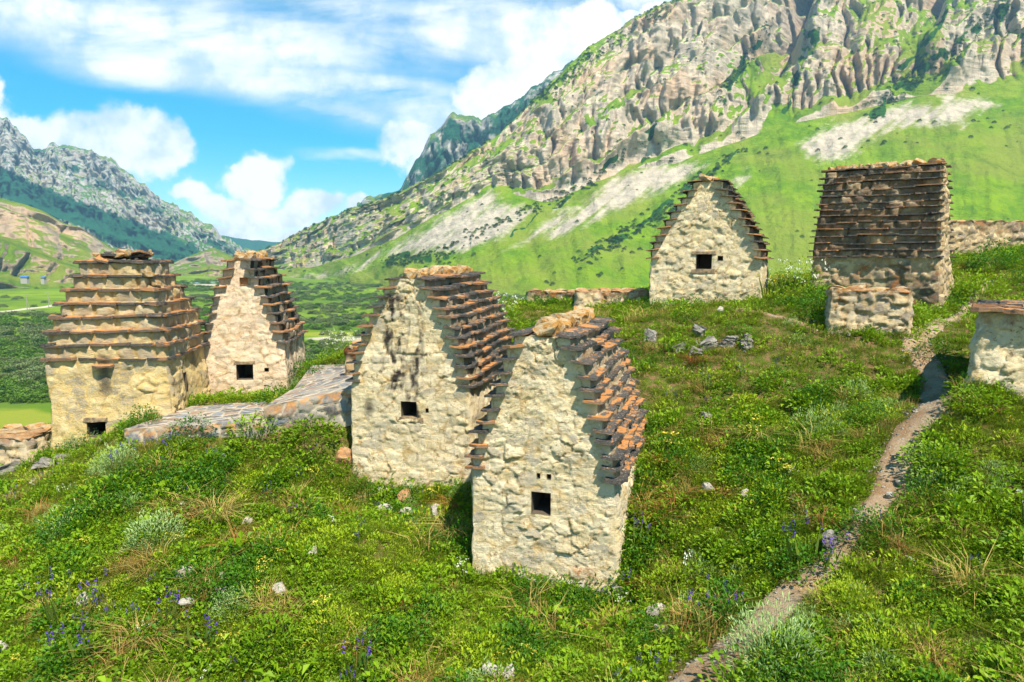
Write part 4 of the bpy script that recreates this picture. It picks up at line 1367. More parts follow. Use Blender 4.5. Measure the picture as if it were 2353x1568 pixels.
p = PT(1903, 742, 16.9)
block('masonry_block', 'low rubble masonry block with rusty coping in front of the dark crypt', (p[0], p[1]), PT(1990, 765, 16.5)[2], 23, 1.74, 0.9, 1.0, 401, keep=(0, 3), res=0.036)
p = PT(1213, 720, 24.3)
block('ruined_wall', 'low dark end of a ruined wall, left of the pale wall beside the gabled crypt', (p[0], p[1]), PT(1250, 728, 23.6)[2], 6, 1.75, 1.2, 0.80, 411, mat=M_E, st=0.8)
p = PT(1322, 722, 23.0)
block('ruined_wall', 'pale ruined wall stump beside the left corner of the gabled crypt', (p[0], p[1]), PT(1360, 733, 22.6)[2], 8, 2.35, 1.6, 0.86, 421, mat=M_F)
p = PT(2178, 560, 25.5)
block('ruined_wall', 'long dark masonry wall on the slope behind the dark crypt', (p[0], p[1]), p[2] - 0.25, -6, 5.2, 0.8, 1.05, 431, mat=M_E, st=0.6)
p = PT(2247, 870, 12.75)
rG = block('crypt_stump', 'cream plastered crypt stump with a rusty slate cap, cut by the right border', (p[0], p[1]), p[2] - 0.05, 37, 2.4, 2.2, 1.30, 441, mat=M_B, keep=(0,), res=0.034, batter=0.12, cell=(0.42, 0.27), cat='crypt', cap=1, amp=0.055, st=0.0)
rg = np.random.default_rng(12)
for sx in range(7):
    for sy in range(6):
        link('slate', SL[M_SLATE.name][rg.integers(7)], rG, (-1.15 + sx * 0.385, 0.02 + sy * 0.43, 1.315 + rg.uniform(-.01, .03) + 0.03 * (sy > 0)), (R(rg.uniform(-4, 4)), R(rg.uniform(-4, 4)), rg.choice([0, math.pi]) + rg.uniform(-.1, .1)), (0.5, 0.56, 0.075))
for i in range(14):
    link('cap_stone', RUSTR[i % 3], rG, (rg.uniform(-.7, 1.1), rg.uniform(0.2, 1.8), 1.37 + rg.uniform(0, .04)), (0, 0, rg.uniform(0, 6)), (0.42, 0.36, 0.15))
p = PT(-60, 1048, 16.2)
block('masonry_block', 'low orange-topped masonry block beside the ochre crypt', (p[0], p[1]), PT(30, 1056, 16.1)[2] - 0.1, 4, 1.42, 1.2, 0.62, 451, keep=(0, 1))
p = PT(797, 862, 18.2)
block('stone_pier', 'dark upright stone pier behind the left edge of the streaked crypt', (p[0], p[1]), p[2] - 0.1, 8, 1.2, 0.9, 0.85, 461, mat=M_E, st=1.0, keep=(0,))


# ------------------------------------------------------------------ paved platform
PLATS = []

def patch(c00, c10, c11, c01, res):
    c00, c10, c11, c01 = map(np.array, (c00, c10, c11, c01))
    nu = max(4, int(np.linalg.norm(c10 - c00) / res))
    nv = max(4, int(max(np.linalg.norm(c01 - c00), np.linalg.norm(c11 - c10)) / res))
    a, b = np.meshgrid(np.linspace(0, 1, nu), np.linspace(0, 1, nv))
    a, b = a[..., None], b[..., None]
    P = (c00 * (1 - a) * (1 - b) + c10 * a * (1 - b) + c11 * a * b + c01 * (1 - a) * b)
    du, dv = np.linalg.norm(c10 - c00), np.linalg.norm(c01 - c00)
    n = np.cross(c10 - c00, c01 - c00)
    n /= np.linalg.norm(n)
    N = np.tile(n, (nu * nv, 1))
    ed = np.minimum(np.minimum(a, 1 - a), np.minimum(b, 1 - b))[..., 0].ravel()
    return P.reshape(-1, 3), N, (a[..., 0] * du).ravel(), (b[..., 0] * dv).ravel(), grid_faces(nv, nu), np.clip(ed / 0.02, 0, 1)


def platform(name, label, corners, h, seed, res=0.04):
    root = bpy.data.objects.new(name, None)
    COL.objects.link(root)
    cc = np.array([PT(*c) for c in corners])
    ctr = cc.mean(0)
    PLATS.append([tuple(q[:2]) for q in cc])
    root.location = ctr
    tag(root, label, 'platform', 'paved stone platforms')
    cc = cc - ctr
    dn = np.array([0, 0, -h])
    a, b, c, d = cc
    P, N, U, V, Fc, ed = patch(a, b, c, d, res)
    relief_split(root, P, N, U, V, np.zeros(len(P)), Fc, (0.40, 0.30, 0.022, 0.007, seed, 0.07, -0.8), M_PAVE, 'mortar_bed', 'flagstone', [0], 150, ed)
    for k, (p0, p1) in enumerate(((a, b), (d, a), (b, c), (c, d))):
        P, N, U, V, Fc, ed = patch(p0 + dn, p1 + dn, p1, p0, res)
        rim = sstep(V, h - 0.20, h - 0.17)
        e = {'stain': np.zeros(len(P)), 'rust': 0.8 * rim}
        relief_split(root, P, N, U + 7 * k, V, np.zeros(len(P)) + k, Fc, (0.42, 0.27, 0.055, 0.02, seed + 9 + k, 0.07, -0.8), M_PAVE, 'facing_wall', 'facing_stone', [k], 60, ed, e)
    return root


platform('paved_platform', 'lower dark flagstone platform between the ochre crypt and the pinkish crypt', PLAT_C[0], 0.55, 501)
platform('paved_platform', 'upper flagstone platform with a stone face, left of the streaked crypt', PLAT_C[1], 0.85, 502)
platform('paved_platform', 'strip of grey flagstones running back past the pinkish crypt', PLAT_C[2], 0.4, 503, 0.05)
# ------------------------------------------------------------------ path
path_px = [(1540, 1640), (1600, 1568), (1680, 1500), (1745, 1438), (1800, 1385), (1860, 1335), (1930, 1275), (1965, 1215), (2030, 1160), (2062, 1090), (2058, 1040), (2110, 975), (2150, 930), (2150, 870), (2120, 815), (2092, 785), (2135, 757),
           (2185, 735), (2235, 695), (2275, 645)]
path_pts = [hit(*p) for p in path_px]
path_o, path_c, path_w = ribbon('path', path_pts, [0.85, 0.85, 0.8, 0.75, 0.68, 0.58, 0.48, 0.44, 0.58, 0.64, 0.64, 0.72, 0.72, 0.62, 0.62, 0.66, 0.5, 0.32, 0.2, 0.15], M_PATH, 0.035, zg, 420, 0.5, 9)
tag(path_o, 'narrow trodden earth path winding up between the crypts', kind='structure')
spur, spur_c, spur_w = ribbon('path', [hit(1690, 712), hit(1760, 722), hit(1830, 740), hit(1880, 765)], 0.15, M_PATH, 0.03, zg, 80, 0.6, 7, 8)
tag(spur, 'faint trodden strip below the gabled crypt', kind='structure')

# footprints where nothing grows
FOOT = []
for o in list(sc.objects):
    if o.parent is None and o.type == 'EMPTY' and o.get('category') in ('crypt', 'wall'):
        chs = [c for c in o.children if c.name.startswith('wall')]
        bb = np.array([[list(v.co) for v in c.data.vertices][i] for c in chs if c.name.startswith('wall_top') for i in range(4)])
        kx = 1.45 / 2
        x0, x1 = bb[:, 0].min(), bb[:, 0].max()
        FOOT.append((o, x0, x1, bb[:, 1].min(), bb[:, 1].max()))
DIMS = {}


def free_mask(x, y, margin=0.0):
    ok = np.ones(len(x), bool)
    for o, x0, x1, y0, y1 in FOOT:
        a = -o.rotation_euler.z
        dx, dy = x - o.location.x, y - o.location.y
        lx = dx * math.cos(a) - dy * math.sin(a)
        ly = dx * math.sin(a) + dy * math.cos(a)
        fw, fl = FULL.get(o.name, ((x1 - x0) / 2, y1))
        ok &= ~((np.abs(lx) < fw + margin) & (ly > -margin) & (ly < fl + margin))
    for c in PLAT:
        ok &= ~(poly_mask(x, y, c, 0.01) > 0.5)
    return ok


FULL = {}
for (o, *_r), (fw, fl) in zip(FOOT[:6], ((2.63, 3.7), (2.78, 4.4), (2.32, 3.0), (2.78, 2.7), (3.29, 3.0), (2.6, 3.26))):
    FULL[o.name] = (fw / 2 + 0.03, fl + 0.03)
PLAT = PLATS


def path_dist(x, y):
    d = np.full(len(x), 9.0)
    for c, wd_ in ((path_c[::3], path_w[::3]), (spur_c[::3], spur_w[::3])):
        dd = np.hypot(x[:, None] - c[None, :, 0], y[:, None] - c[None, :, 1]) - wd_[None] / 2
        d = np.minimum(d, dd.min(1))
    return d


# ------------------------------------------------------------------ plant prototypes
def leaves(base, dirs, Ls, Ws, droop, rgn, tint):
    n = len(base)
    dirs = dirs / np.linalg.norm(dirs, axis=1, keepdims=True)
    up = np.tile((0, 0, 1.0), (n, 1)) + rgn.normal(0, .25, (n, 3))
    side = np.cross(dirs, up)
    side /= np.maximum(np.linalg.norm(side, axis=1, keepdims=True), 1e-6)
    nr = np.cross(side, dirs)
    L_, W2 = Ls[:, None], Ws[:, None] / 2
    a = base
    b = base + dirs * L_ * .5 + side * W2 + nr * L_ * .06
    c = base + dirs * L_ - np.array([0, 0, 1]) * L_ * droop
    d = base + dirs * L_ * .5 - side * W2 + nr * L_ * .06
    V = np.stack([a, b, c, d], 1).reshape(-1, 3)
    i = np.arange(n)[:, None] * 4
    Fc = np.concatenate([i + [0, 1, 2], i + [0, 2, 3]], 1).reshape(-1, 3)
    return V, Fc, np.repeat(tint, 4)


def blades(n, rgn, rad, h, lean, wd_, bend=0.4):
    a = rgn.uniform(0, 6.283, n)
    r = rad * np.sqrt(rgn.uniform(0, 1, n))
    base = np.c_[r * np.cos(a), r * np.sin(a), np.full(n, -0.03)]
    az = a + rgn.normal(0, .8, n)
    ln = lean * rgn.uniform(.2, 1.2, n)
    H = h * rgn.uniform(.55, 1.15, n)
    d = np.c_[np.cos(az), np.sin(az), np.zeros(n)]
    sd_ = np.c_[-np.sin(az), np.cos(az), np.zeros(n)] * (wd_ * rgn.uniform(.6, 1.2, n) / 2)[:, None]
    mid = base + d * (H * ln * .35)[:, None] + np.c_[np.zeros((n, 2)), H * .62]
    tip = base + d * (H * ln * (1 + bend))[:, None] + np.c_[np.zeros((n, 2)), H * (1 - .25 * ln)]
    V = np.stack([base - sd_, base + sd_, mid + sd_ * .8, mid - sd_ * .8, tip], 1).reshape(-1, 3)
    i = np.arange(n)[:, None] * 5
    Fc = np.concatenate([i + [0, 1, 2], i + [0, 2, 3], i + [3, 2, 4]], 1).reshape(-1, 3)
    return V, Fc, np.repeat(rgn.uniform(0, 1, n), 5)


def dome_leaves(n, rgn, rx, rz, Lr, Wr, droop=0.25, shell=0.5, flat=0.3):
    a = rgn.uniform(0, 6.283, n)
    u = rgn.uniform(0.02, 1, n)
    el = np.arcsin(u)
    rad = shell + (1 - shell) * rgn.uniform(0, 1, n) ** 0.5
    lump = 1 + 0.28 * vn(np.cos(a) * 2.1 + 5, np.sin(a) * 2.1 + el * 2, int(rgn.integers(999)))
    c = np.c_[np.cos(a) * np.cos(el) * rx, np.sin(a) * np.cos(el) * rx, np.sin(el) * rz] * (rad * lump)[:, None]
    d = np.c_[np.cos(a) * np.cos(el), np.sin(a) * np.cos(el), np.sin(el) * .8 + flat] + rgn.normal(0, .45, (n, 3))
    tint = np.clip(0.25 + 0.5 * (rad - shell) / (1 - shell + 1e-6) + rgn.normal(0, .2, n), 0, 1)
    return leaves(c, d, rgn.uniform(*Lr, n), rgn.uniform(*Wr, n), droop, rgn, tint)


def merge(parts):
    """parts: (V, F, tint, mat)"""
    V, Fc, T, MI, mats, off = [], [], [], [], [], 0
    for v, f, tn, mt in parts:
        if mt not in mats:
            mats.append(mt)
        V.append(v)
        Fc.append(f + off)
        T.append(tn)
        MI.append(np.full(len(f), mats.index(mt)))
        off += len(v)
    return np.vstack(V), np.vstack(Fc), np.concatenate(T), np.concatenate(MI), mats


def plant_mesh(name, parts):
    V, Fc, T, MI, mats = merge(parts)
    return mesh_from(name, V, Fc, mats, {'tint': T}, smooth=False, fmat=MI)


def g(seed):
    return np.random.default_rng(seed)


def flowers(n, rgn, rx, h0, h1, size, mat, spike=False, stems=True):
    out = []
    a = rgn.uniform(0, 6.283, n)
    r = rx * np.sqrt(rgn.uniform(0, 1, n))
    h = rgn.uniform(h0, h1, n)
    ps = []
    for k in range(n):
        b = np.array([r[k] * math.cos(a[k]), r[k] * math.sin(a[k]), h[k]])
        m_ = 10 if spike else 6
        q = rgn.normal(0, 1, (m_, 3)) * (np.array([size * .35, size * .35, size * 2.2]) if spike else np.array([size, size, size * .35]))
        ps.append(b + q)
    ps = np.vstack(ps)
    nn = len(ps)
    out.append((*leaves(ps, rgn.normal(0, 1, (nn, 3)) + [0, 0, .6], np.full(nn, size * 1.5), np.full(nn, size * 1.2), 0.1, rgn, rgn.uniform(0, 1, nn)), mat))
    st = leaves(np.c_[r * np.cos(a) * .6, r * np.sin(a) * .6, np.zeros(n)], np.c_[r * np.cos(a) * .4, r * np.sin(a) * .4, h], h * 1.0, np.full(n, 0.006), 0, rgn, rgn.uniform(0, 1, n))
    if stems:
        out.append((*st, L_STEM))
    return out


PROTO = bpy.data.collections.new('plant_sources')
names = []


def proto(key, parts):
    nm = 'p%02d_%s' % (len(names), key)
    me = plant_mesh(key, parts)
    o = bpy.data.objects.new(nm, me)
    PROTO.objects.link(o)
    names.append(key)


for s in range(4):
    proto('grass', [(*blades(46, g(s), .14, .17, .7, .008), L_GRASS)])
for s in range(4):
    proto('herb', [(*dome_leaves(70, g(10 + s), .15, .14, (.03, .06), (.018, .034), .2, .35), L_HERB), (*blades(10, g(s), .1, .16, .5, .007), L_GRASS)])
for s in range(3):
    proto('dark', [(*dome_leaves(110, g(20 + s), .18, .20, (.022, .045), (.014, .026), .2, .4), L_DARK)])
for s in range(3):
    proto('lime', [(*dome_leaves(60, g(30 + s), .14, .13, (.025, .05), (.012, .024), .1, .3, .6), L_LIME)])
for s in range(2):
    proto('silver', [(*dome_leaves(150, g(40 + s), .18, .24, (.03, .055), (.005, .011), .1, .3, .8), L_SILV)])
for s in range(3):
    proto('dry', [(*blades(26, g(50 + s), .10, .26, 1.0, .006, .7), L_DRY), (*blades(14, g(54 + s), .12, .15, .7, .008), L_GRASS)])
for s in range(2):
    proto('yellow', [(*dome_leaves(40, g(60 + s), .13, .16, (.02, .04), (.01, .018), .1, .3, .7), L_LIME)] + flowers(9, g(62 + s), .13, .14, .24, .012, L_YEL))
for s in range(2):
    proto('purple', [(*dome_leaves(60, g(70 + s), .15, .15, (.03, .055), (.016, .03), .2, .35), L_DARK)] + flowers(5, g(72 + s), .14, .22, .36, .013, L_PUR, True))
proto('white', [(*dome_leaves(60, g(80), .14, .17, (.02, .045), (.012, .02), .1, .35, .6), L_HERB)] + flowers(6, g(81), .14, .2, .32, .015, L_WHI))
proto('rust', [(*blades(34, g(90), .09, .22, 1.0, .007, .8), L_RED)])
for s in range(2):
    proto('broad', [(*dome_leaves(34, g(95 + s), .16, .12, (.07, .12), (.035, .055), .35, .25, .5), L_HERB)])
IDX = {k: [i for i, n in enumerate(names) if n == k] for k in set(names)}


def scatter_object(name, coll, P, idx, scl, rot, label):
    me = bpy.data.meshes.new(name)
    me.vertices.add(len(P))
    me.vertices.foreach_set('co', np.asarray(P, np.float32).ravel())
    a = me.attributes.new('pick', 'INT', 'POINT')
    a.data.foreach_set('value', np.asarray(idx, np.int32))
    a = me.attributes.new('size', 'FLOAT_VECTOR', 'POINT')
    a.data.foreach_set('vector', np.asarray(scl, np.float32).ravel())
    a = me.attributes.new('turn', 'FLOAT_VECTOR', 'POINT')
    a.data.foreach_set('vector', np.asarray(rot, np.float32).ravel())
    o = link(name, me)
    ng = bpy.data.node_groups.new(name, 'GeometryNodeTree')
    ng.interface.new_socket('Geometry', in_out='INPUT', socket_type='NodeSocketGeometry')
    ng.interface.new_socket('Geometry', in_out='OUTPUT', socket_type='NodeSocketGeometry')
    nd, lk = ng.nodes, ng.links
    gi, go = nd.new('NodeGroupInput'), nd.new('NodeGroupOutput')
    ci = nd.new('GeometryNodeCollectionInfo')
    ci.inputs['Collection'].default_value = coll
    ci.inputs['Separate Children'].default_value = True
    ci.inputs['Reset Children'].default_value = True
    ip = nd.new('GeometryNodeInstanceOnPoints')
    ip.inputs['Pick Instance'].default_value = True

    def na(nm, typ):
        q = nd.new('GeometryNodeInputNamedAttribute')
        q.data_type = typ
        q.inputs['Name'].default_value = nm
        return q.outputs['Attribute']
    lk.new(gi.outputs[0], ip.inputs['Points'])
    lk.new(ci.outputs[0], ip.inputs['Instance'])
    lk.new(na('pick', 'INT'), ip.inputs['Instance Index'])
    e2r = nd.new('FunctionNodeEulerToRotation')
    lk.new(na('turn', 'FLOAT_VECTOR'), e2r.inputs[0])
    lk.new(e2r.outputs[0], ip.inputs['Rotation'])
    lk.new(na('size', 'FLOAT_VECTOR'), ip.inputs['Scale'])
    lk.new(ip.outputs[0], go.inputs[0])
    md = o.modifiers.new('scatter', 'NODES')
    md.node_group = ng
    tag(o, label, kind='stuff')
    return o


def ground_scatter(n, y0, y1, seed, dens=None):
    r = g(seed)
    Y = np.sqrt(r.uniform(y0 ** 2, y1 ** 2, n))
    X = r.uniform(-0.92, 0.92, n) * Y + r.uniform(-1, 1, n)
    return X, Y, r


def place(n, y0, y1, seed):
    X, Y, r = ground_scatter(n, y0, y1, seed)
    pd = path_dist(X, Y)
    ok = free_mask(X, Y, 0.0) & (pd > -0.01 + 0.08 * r.uniform(0, 1, n))
    X, Y, pd = X[ok], Y[ok], pd[ok]
    Z = zg(X, Y)
    # choose the kind from slow noise fields
    nA = fbm(X * 0.55, Y * 0.55, 4, 201)
    nB = fbm(X * 0.7 + 9, Y * 0.7, 4, 202)
    nC = fbm(X * 1.3 - 4, Y * 1.3, 3, 203)
    nD = fbm(X * 0.35 + 3, Y * 0.35, 3, 204)
    u = r.uniform(0, 1, len(X))
    kind = np.full(len(X), 'grass', dtype='<U8')
    kind[u < 0.40 + 0.55 * nA] = 'herb'
    kind[(nA > 0.12) & (u < 0.35)] = 'dark'
    kind[(nB > 0.16) & (u < 0.40)] = 'lime'
    kind[(nC < -0.26) & (u < 0.30)] = 'dry'
    kind[(nD > 0.24) & (u > 0.93)] = 'silver'
    kind[(nB < -0.14) & (u > 0.90)] = 'broad'
    kind[(nC > 0.28) & (u > 0.93)] = 'yellow'
    kind[(nD < -0.18) & (u > 0.982)] = 'purple'
    kind[(nA < -0.1) & (u > 0.997)] = 'white'
    kind[(nC < -0.25) & (u > 0.96)] = 'rust'
    thin = fbm(X * 1.1 + 30, Y * 1.1, 4, 205) < -0.24          # bare patches of soil
    keep = ~(thin & (r.uniform(0, 1, len(X)) < 0.7))
    X, Y, Z, kind, nA = X[keep], Y[keep], Z[keep], kind[keep], nA[keep]
    idx = np.array([r.choice(IDX[k]) for k in kind])
    s = r.uniform(0.6, 1.25, len(X)) * (1 + 0.35 * nA) * np.where((kind != 'grass') & (r.uniform(0, 1, len(X)) < 0.20), 1.8, 1.0)
    S = np.c_[s, s, s * r.uniform(.75, 1.2, len(X))]
    rot = np.c_[r.normal(0, .12, len(X)), r.normal(0, .12, len(X)), r.uniform(0, 6.283, len(X))]
    return np.c_[X, Y, Z], idx, S, rot


A1 = place(30000, 5.5, 15.0, 301)
A2 = place(20000, 15.0, 27.0, 302)
# weeds and rubble against the foot of every wall
r = g(303)
ex, ey, es, ek = [], [], [], []
rubx, ruby = [], []
for o, x0, x1, y0, y1 in FOOT:
    fw, fl = FULL.get(o.name, ((x1 - x0) / 2 + 0.05, y1))
    a = -o.rotation_euler.z
    for side, ln in ((0, 2 * fw), (1, fl), (3, fl)):
        for q in range(int(ln * 20)):
            u, off = r.uniform(0, ln), abs(r.normal(0, .13)) + 0.02
            lx, ly = ((-fw + u, -off - 0.02), (fw + off, u), None, (-fw - off, u))[side]
            wx, wy = o.location.x + lx * math.cos(a) + ly * math.sin(a), o.location.y - lx * math.sin(a) + ly * math.cos(a)
            if q % 5 < 3:
                ex.append(wx)
                ey.append(wy)
                es.append(r.uniform(.6, 1.7) * (0.75 if off < .1 else 1))
                ek.append(r.choice(['herb', 'grass', 'dark', 'dry', 'grass', 'lime', 'herb', 'broad']))
            else:
                rubx.append(wx)
                ruby.append(wy)
ex, ey, es = np.array(ex), np.array(ey), np.array(es)
ok = free_mask(ex, ey, 0.0)
A3 = (np.c_[ex, ey, zg(ex, ey)][ok], np.array([r.choice(IDX[k]) for k in ek])[ok], np.c_[es, es, es * 1.15][ok], np.c_[r.normal(0, .1, len(ex)), r.normal(0, .1, len(ex)), r.uniform(0, 6.28, len(ex))][ok])
Pm, Ix, Sm, Rm = (np.concatenate([a, b, c_]) for a, b, c_ in zip(A1, A2, A3))
scatter_object('meadow', PROTO, Pm, Ix, Sm, Rm, 'short meadow grass and herbs covering the hillside')

# ------------------------------------------------------------------ single bushes and plants
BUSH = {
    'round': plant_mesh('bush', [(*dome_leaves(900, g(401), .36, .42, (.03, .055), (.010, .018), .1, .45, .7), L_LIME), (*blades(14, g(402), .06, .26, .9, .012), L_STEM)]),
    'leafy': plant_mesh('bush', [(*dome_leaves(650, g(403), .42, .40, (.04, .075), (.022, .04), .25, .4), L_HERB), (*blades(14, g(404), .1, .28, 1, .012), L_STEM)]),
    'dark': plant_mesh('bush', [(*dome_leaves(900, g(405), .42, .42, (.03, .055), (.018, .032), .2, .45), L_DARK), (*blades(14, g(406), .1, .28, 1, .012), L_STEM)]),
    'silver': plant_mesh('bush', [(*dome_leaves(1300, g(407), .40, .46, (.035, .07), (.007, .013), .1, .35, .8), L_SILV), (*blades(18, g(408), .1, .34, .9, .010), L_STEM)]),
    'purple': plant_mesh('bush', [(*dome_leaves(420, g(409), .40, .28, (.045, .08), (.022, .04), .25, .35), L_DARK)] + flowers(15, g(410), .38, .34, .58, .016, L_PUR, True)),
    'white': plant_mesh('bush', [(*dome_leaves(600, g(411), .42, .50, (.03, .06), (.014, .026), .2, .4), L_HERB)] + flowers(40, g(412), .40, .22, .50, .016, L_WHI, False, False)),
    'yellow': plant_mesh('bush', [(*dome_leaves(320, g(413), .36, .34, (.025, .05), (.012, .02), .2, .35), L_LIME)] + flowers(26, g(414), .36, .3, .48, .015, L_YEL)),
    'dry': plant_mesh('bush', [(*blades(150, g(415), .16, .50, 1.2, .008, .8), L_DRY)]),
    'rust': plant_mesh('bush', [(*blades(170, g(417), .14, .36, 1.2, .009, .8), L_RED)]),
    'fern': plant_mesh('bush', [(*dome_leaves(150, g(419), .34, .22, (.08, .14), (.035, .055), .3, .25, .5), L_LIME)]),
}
BPL = [  # kind, x, y (foot), size, height factor, label
    ('round', 757, 1472, 1.15, 1.0, 'rounded lime bush at the bottom, left of the middle'),
    ('round', 1538, 1372, 1.25, 1.0, 'rounded bright green bush right of the nearest crypt'),
    ('rust', 1490, 1345, 0.75, 1.0, 'rusty dry grass tuft touching the rounded bush right of the nearest crypt'),
    ('round', 918, 1385, 0.95, 1.0, 'small lime bush in the grass left of the nearest crypt'),
    ('rust', 905, 1398, 0.6, 0.8, 'rusty tuft under the small lime bush left of the nearest crypt'),
    ('dark', 1335, 1412, 1.05, 0.85, 'dark green bush at the right front foot of the nearest crypt'),
    ('leafy', 1440, 1355, 0.8, 1.1, 'leafy green plant at the right corner foot of the nearest crypt'),
    ('leafy', 1150, 1390, 0.6, 0.8, 'low leafy plant at the middle foot of the nearest crypt'),
    ('leafy', 625, 1512, 1.15, 1.25, 'tall yellow-green bush in the bottom left quarter'),
    ('silver', 1775, 1535, 1.35, 1.1, 'large silvery wormwood bush beside the path at the bottom'),
    ('leafy', 1850, 1535, 1.1, 0.9, 'leafy bush on the right side of the silvery wormwood bush'),
    ('purple', 1860, 1312, 1.1, 1.0, 'leafy plant with purple flowers left of the narrowest part of the path'),
    ('purple', 1640, 1440, 0.95, 1.0, 'purple-flowered plant left of the path near the bottom'),
    ('dark', 2010, 1240, 1.1, 0.9, 'dark bush overhanging the right edge of the path'),
    ('leafy', 2160, 1075, 1.3, 0.8, 'broad leafy bush right of the path below the crypt stump'),
    ('leafy', 2245, 935, 1.05, 0.8, 'leafy bush below the front of the crypt stump'),
    ('dark', 2285, 618, 1.6, 1.1, 'large dark bush in front of the long masonry wall'),
    ('leafy', 2245, 690, 1.6, 1.1, 'green bush right of the dark crypt beside the upper path'),
    ('white', 1835, 690, 1.6, 1.2, 'tall white-flowered bush between the gabled crypt and the dark crypt'),
    ('yellow', 1775, 690, 1.2, 1.2, 'yellow-flowered plant at the right corner of the gabled crypt'),
    ('dark', 1890, 722, 1.3, 1.0, 'dark bush at the left end of the low masonry block'),
    ('leafy', 2095, 742, 1.1, 1.1, 'green bush at the right end of the low masonry block'),
    ('leafy', 2140, 742, 0.7, 0.8, 'small plant at the near corner foot of the dark crypt'),
    ('dark', 2150, 820, 1.1, 0.8, 'dark bush right of the upper path bend'),
    ('dark', 1068, 1150, 0.85, 0.9, 'dark bush between the streaked crypt and the nearest crypt'),
    ('rust', 1045, 1165, 0.9, 0.9, 'rusty grass tuft beside the dark bush between the two near crypts'),
    ('dark', 1078, 1262, 1.05, 1.25, 'dark shaded bush against the left wall of the nearest crypt'),
    ('dry', 1045, 1235, 0.9, 1.0, 'dry straw clump left of the nearest crypt'),
    ('dark', 828, 1145, 0.95, 0.95, 'dark bush at the left front corner of the streaked crypt'),
    ('dark', 938, 1128, 0.6, 0.9, 'small dark plant at the middle foot of the streaked crypt'),
    ('dark', 700, 880, 1.3, 1.1, 'bush at the right wall of the pinkish crypt'),
    ('silver', 672, 898, 0.9, 0.8, 'pale bush at the right corner foot of the pinkish crypt'),
    ('leafy', 600, 920, 0.8, 0.8, 'green bush along the foot of the pinkish crypt gable'),
    ('leafy', 540, 925, 0.7, 0.8, 'small bush at the foot of the pinkish crypt, left of its window'),
    ('leafy', 430, 930, 0.9, 0.8, 'green bush between the ochre crypt and the pinkish crypt'),
    ('dark', 330, 985, 1.0, 1.1, 'bush at the right front foot of the ochre crypt'),
    ('silver', 190, 1028, 1.0, 0.9, 'silvery bush under the window of the ochre crypt'),
    ('dark', 90, 1030, 0.9, 1.0, 'dark bush between the orange-topped block and the ochre crypt'),
    ('white', 782, 832, 1.2, 1.4, 'white-flowered bush beside the strip of grey flagstones'),
    ('dark', 800, 850, 0.9, 1.0, 'dark bush at the foot of the upright pier'),
    ('white', 1150, 770, 1.8, 1.2, 'tall flowering thicket behind the roof of the streaked crypt'),
    ('dark', 480, 1352, 1.0, 0.95, 'dark green leafy clump among pale stones on the left slope'),
    ('silver', 540, 1405, 0.85, 0.8, 'silvery clump beside the pale stones on the left slope'),
    ('silver', 270, 1085, 1.1, 1.0, 'silvery tall clump below the left tip of the lower platform'),
    ('silver', 360, 1250, 1.2, 0.9, 'wide silvery clump in the middle of the left slope'),
    ('dark', 440, 1010, 1.2, 0.9, 'dark bush under the front of the lower platform'),
    ('leafy', 590, 1010, 1.3, 1.0, 'green bush below the step between the two platforms'),
    ('leafy', 720, 1010, 1.3, 0.9, 'green bush below the face of the upper platform'),
    ('dry', 500, 1200, 1.0, 1.1, 'dry straw clump on the left slope'),
    ('purple', 160, 1425, 1.2, 0.9, 'purple-flowered patch at the lower left'),
    ('dry', 1740, 1010, 0.9, 0.8, 'dry straw patch in the middle of the right slope'),
    ('round', 1940, 1400, 1.0, 0.9, 'rounded lime bush right of the path near the bottom'),
    ('round', 2030, 1530, 1.1, 0.9, 'rounded lime bush at the bottom right of the silvery wormwood bush'),
    ('dry', 330, 1480, 1.0, 0.8, 'dry straw patch at the bottom left'),
    ('rust', 1600, 835, 1.0, 0.9, 'rusty grass clump below the grey boulders'),
    ('fern', 1712, 925, 0.9, 0.9, 'pale fern in the middle of the right slope'),
    ('rust', 1530, 1065, 0.9, 0.9, 'rusty clump right of the nearest crypt roof'),
    ('dark', 1565, 1075, 0.9, 0.9, 'dark bush beside the rusty clump right of the nearest crypt roof'),
    ('leafy', 1500, 1085, 1.0, 0.9, 'pale leafy bush against the right wall of the nearest crypt'),
    ('dark', 2000, 965, 1.0, 0.8, 'low dark clump left of the upper path'),
]
for kd, x, y, s, hf, lab in BPL:
    gx, gy, gz = hit(x, y)
    s *= 1.2
    o = link('straw_clump' if kd in ('dry', 'rust') else 'fern' if kd == 'fern' else 'bush', BUSH[kd], None, (gx, gy, gz - 0.03), (0, 0, random.uniform(0, 6.28)), (s, s, s * hf))
    tag(o, lab, 'straw' if kd in ('dry', 'rust') else 'fern' if kd == 'fern' else 'bush', 'single plants on the hillside')

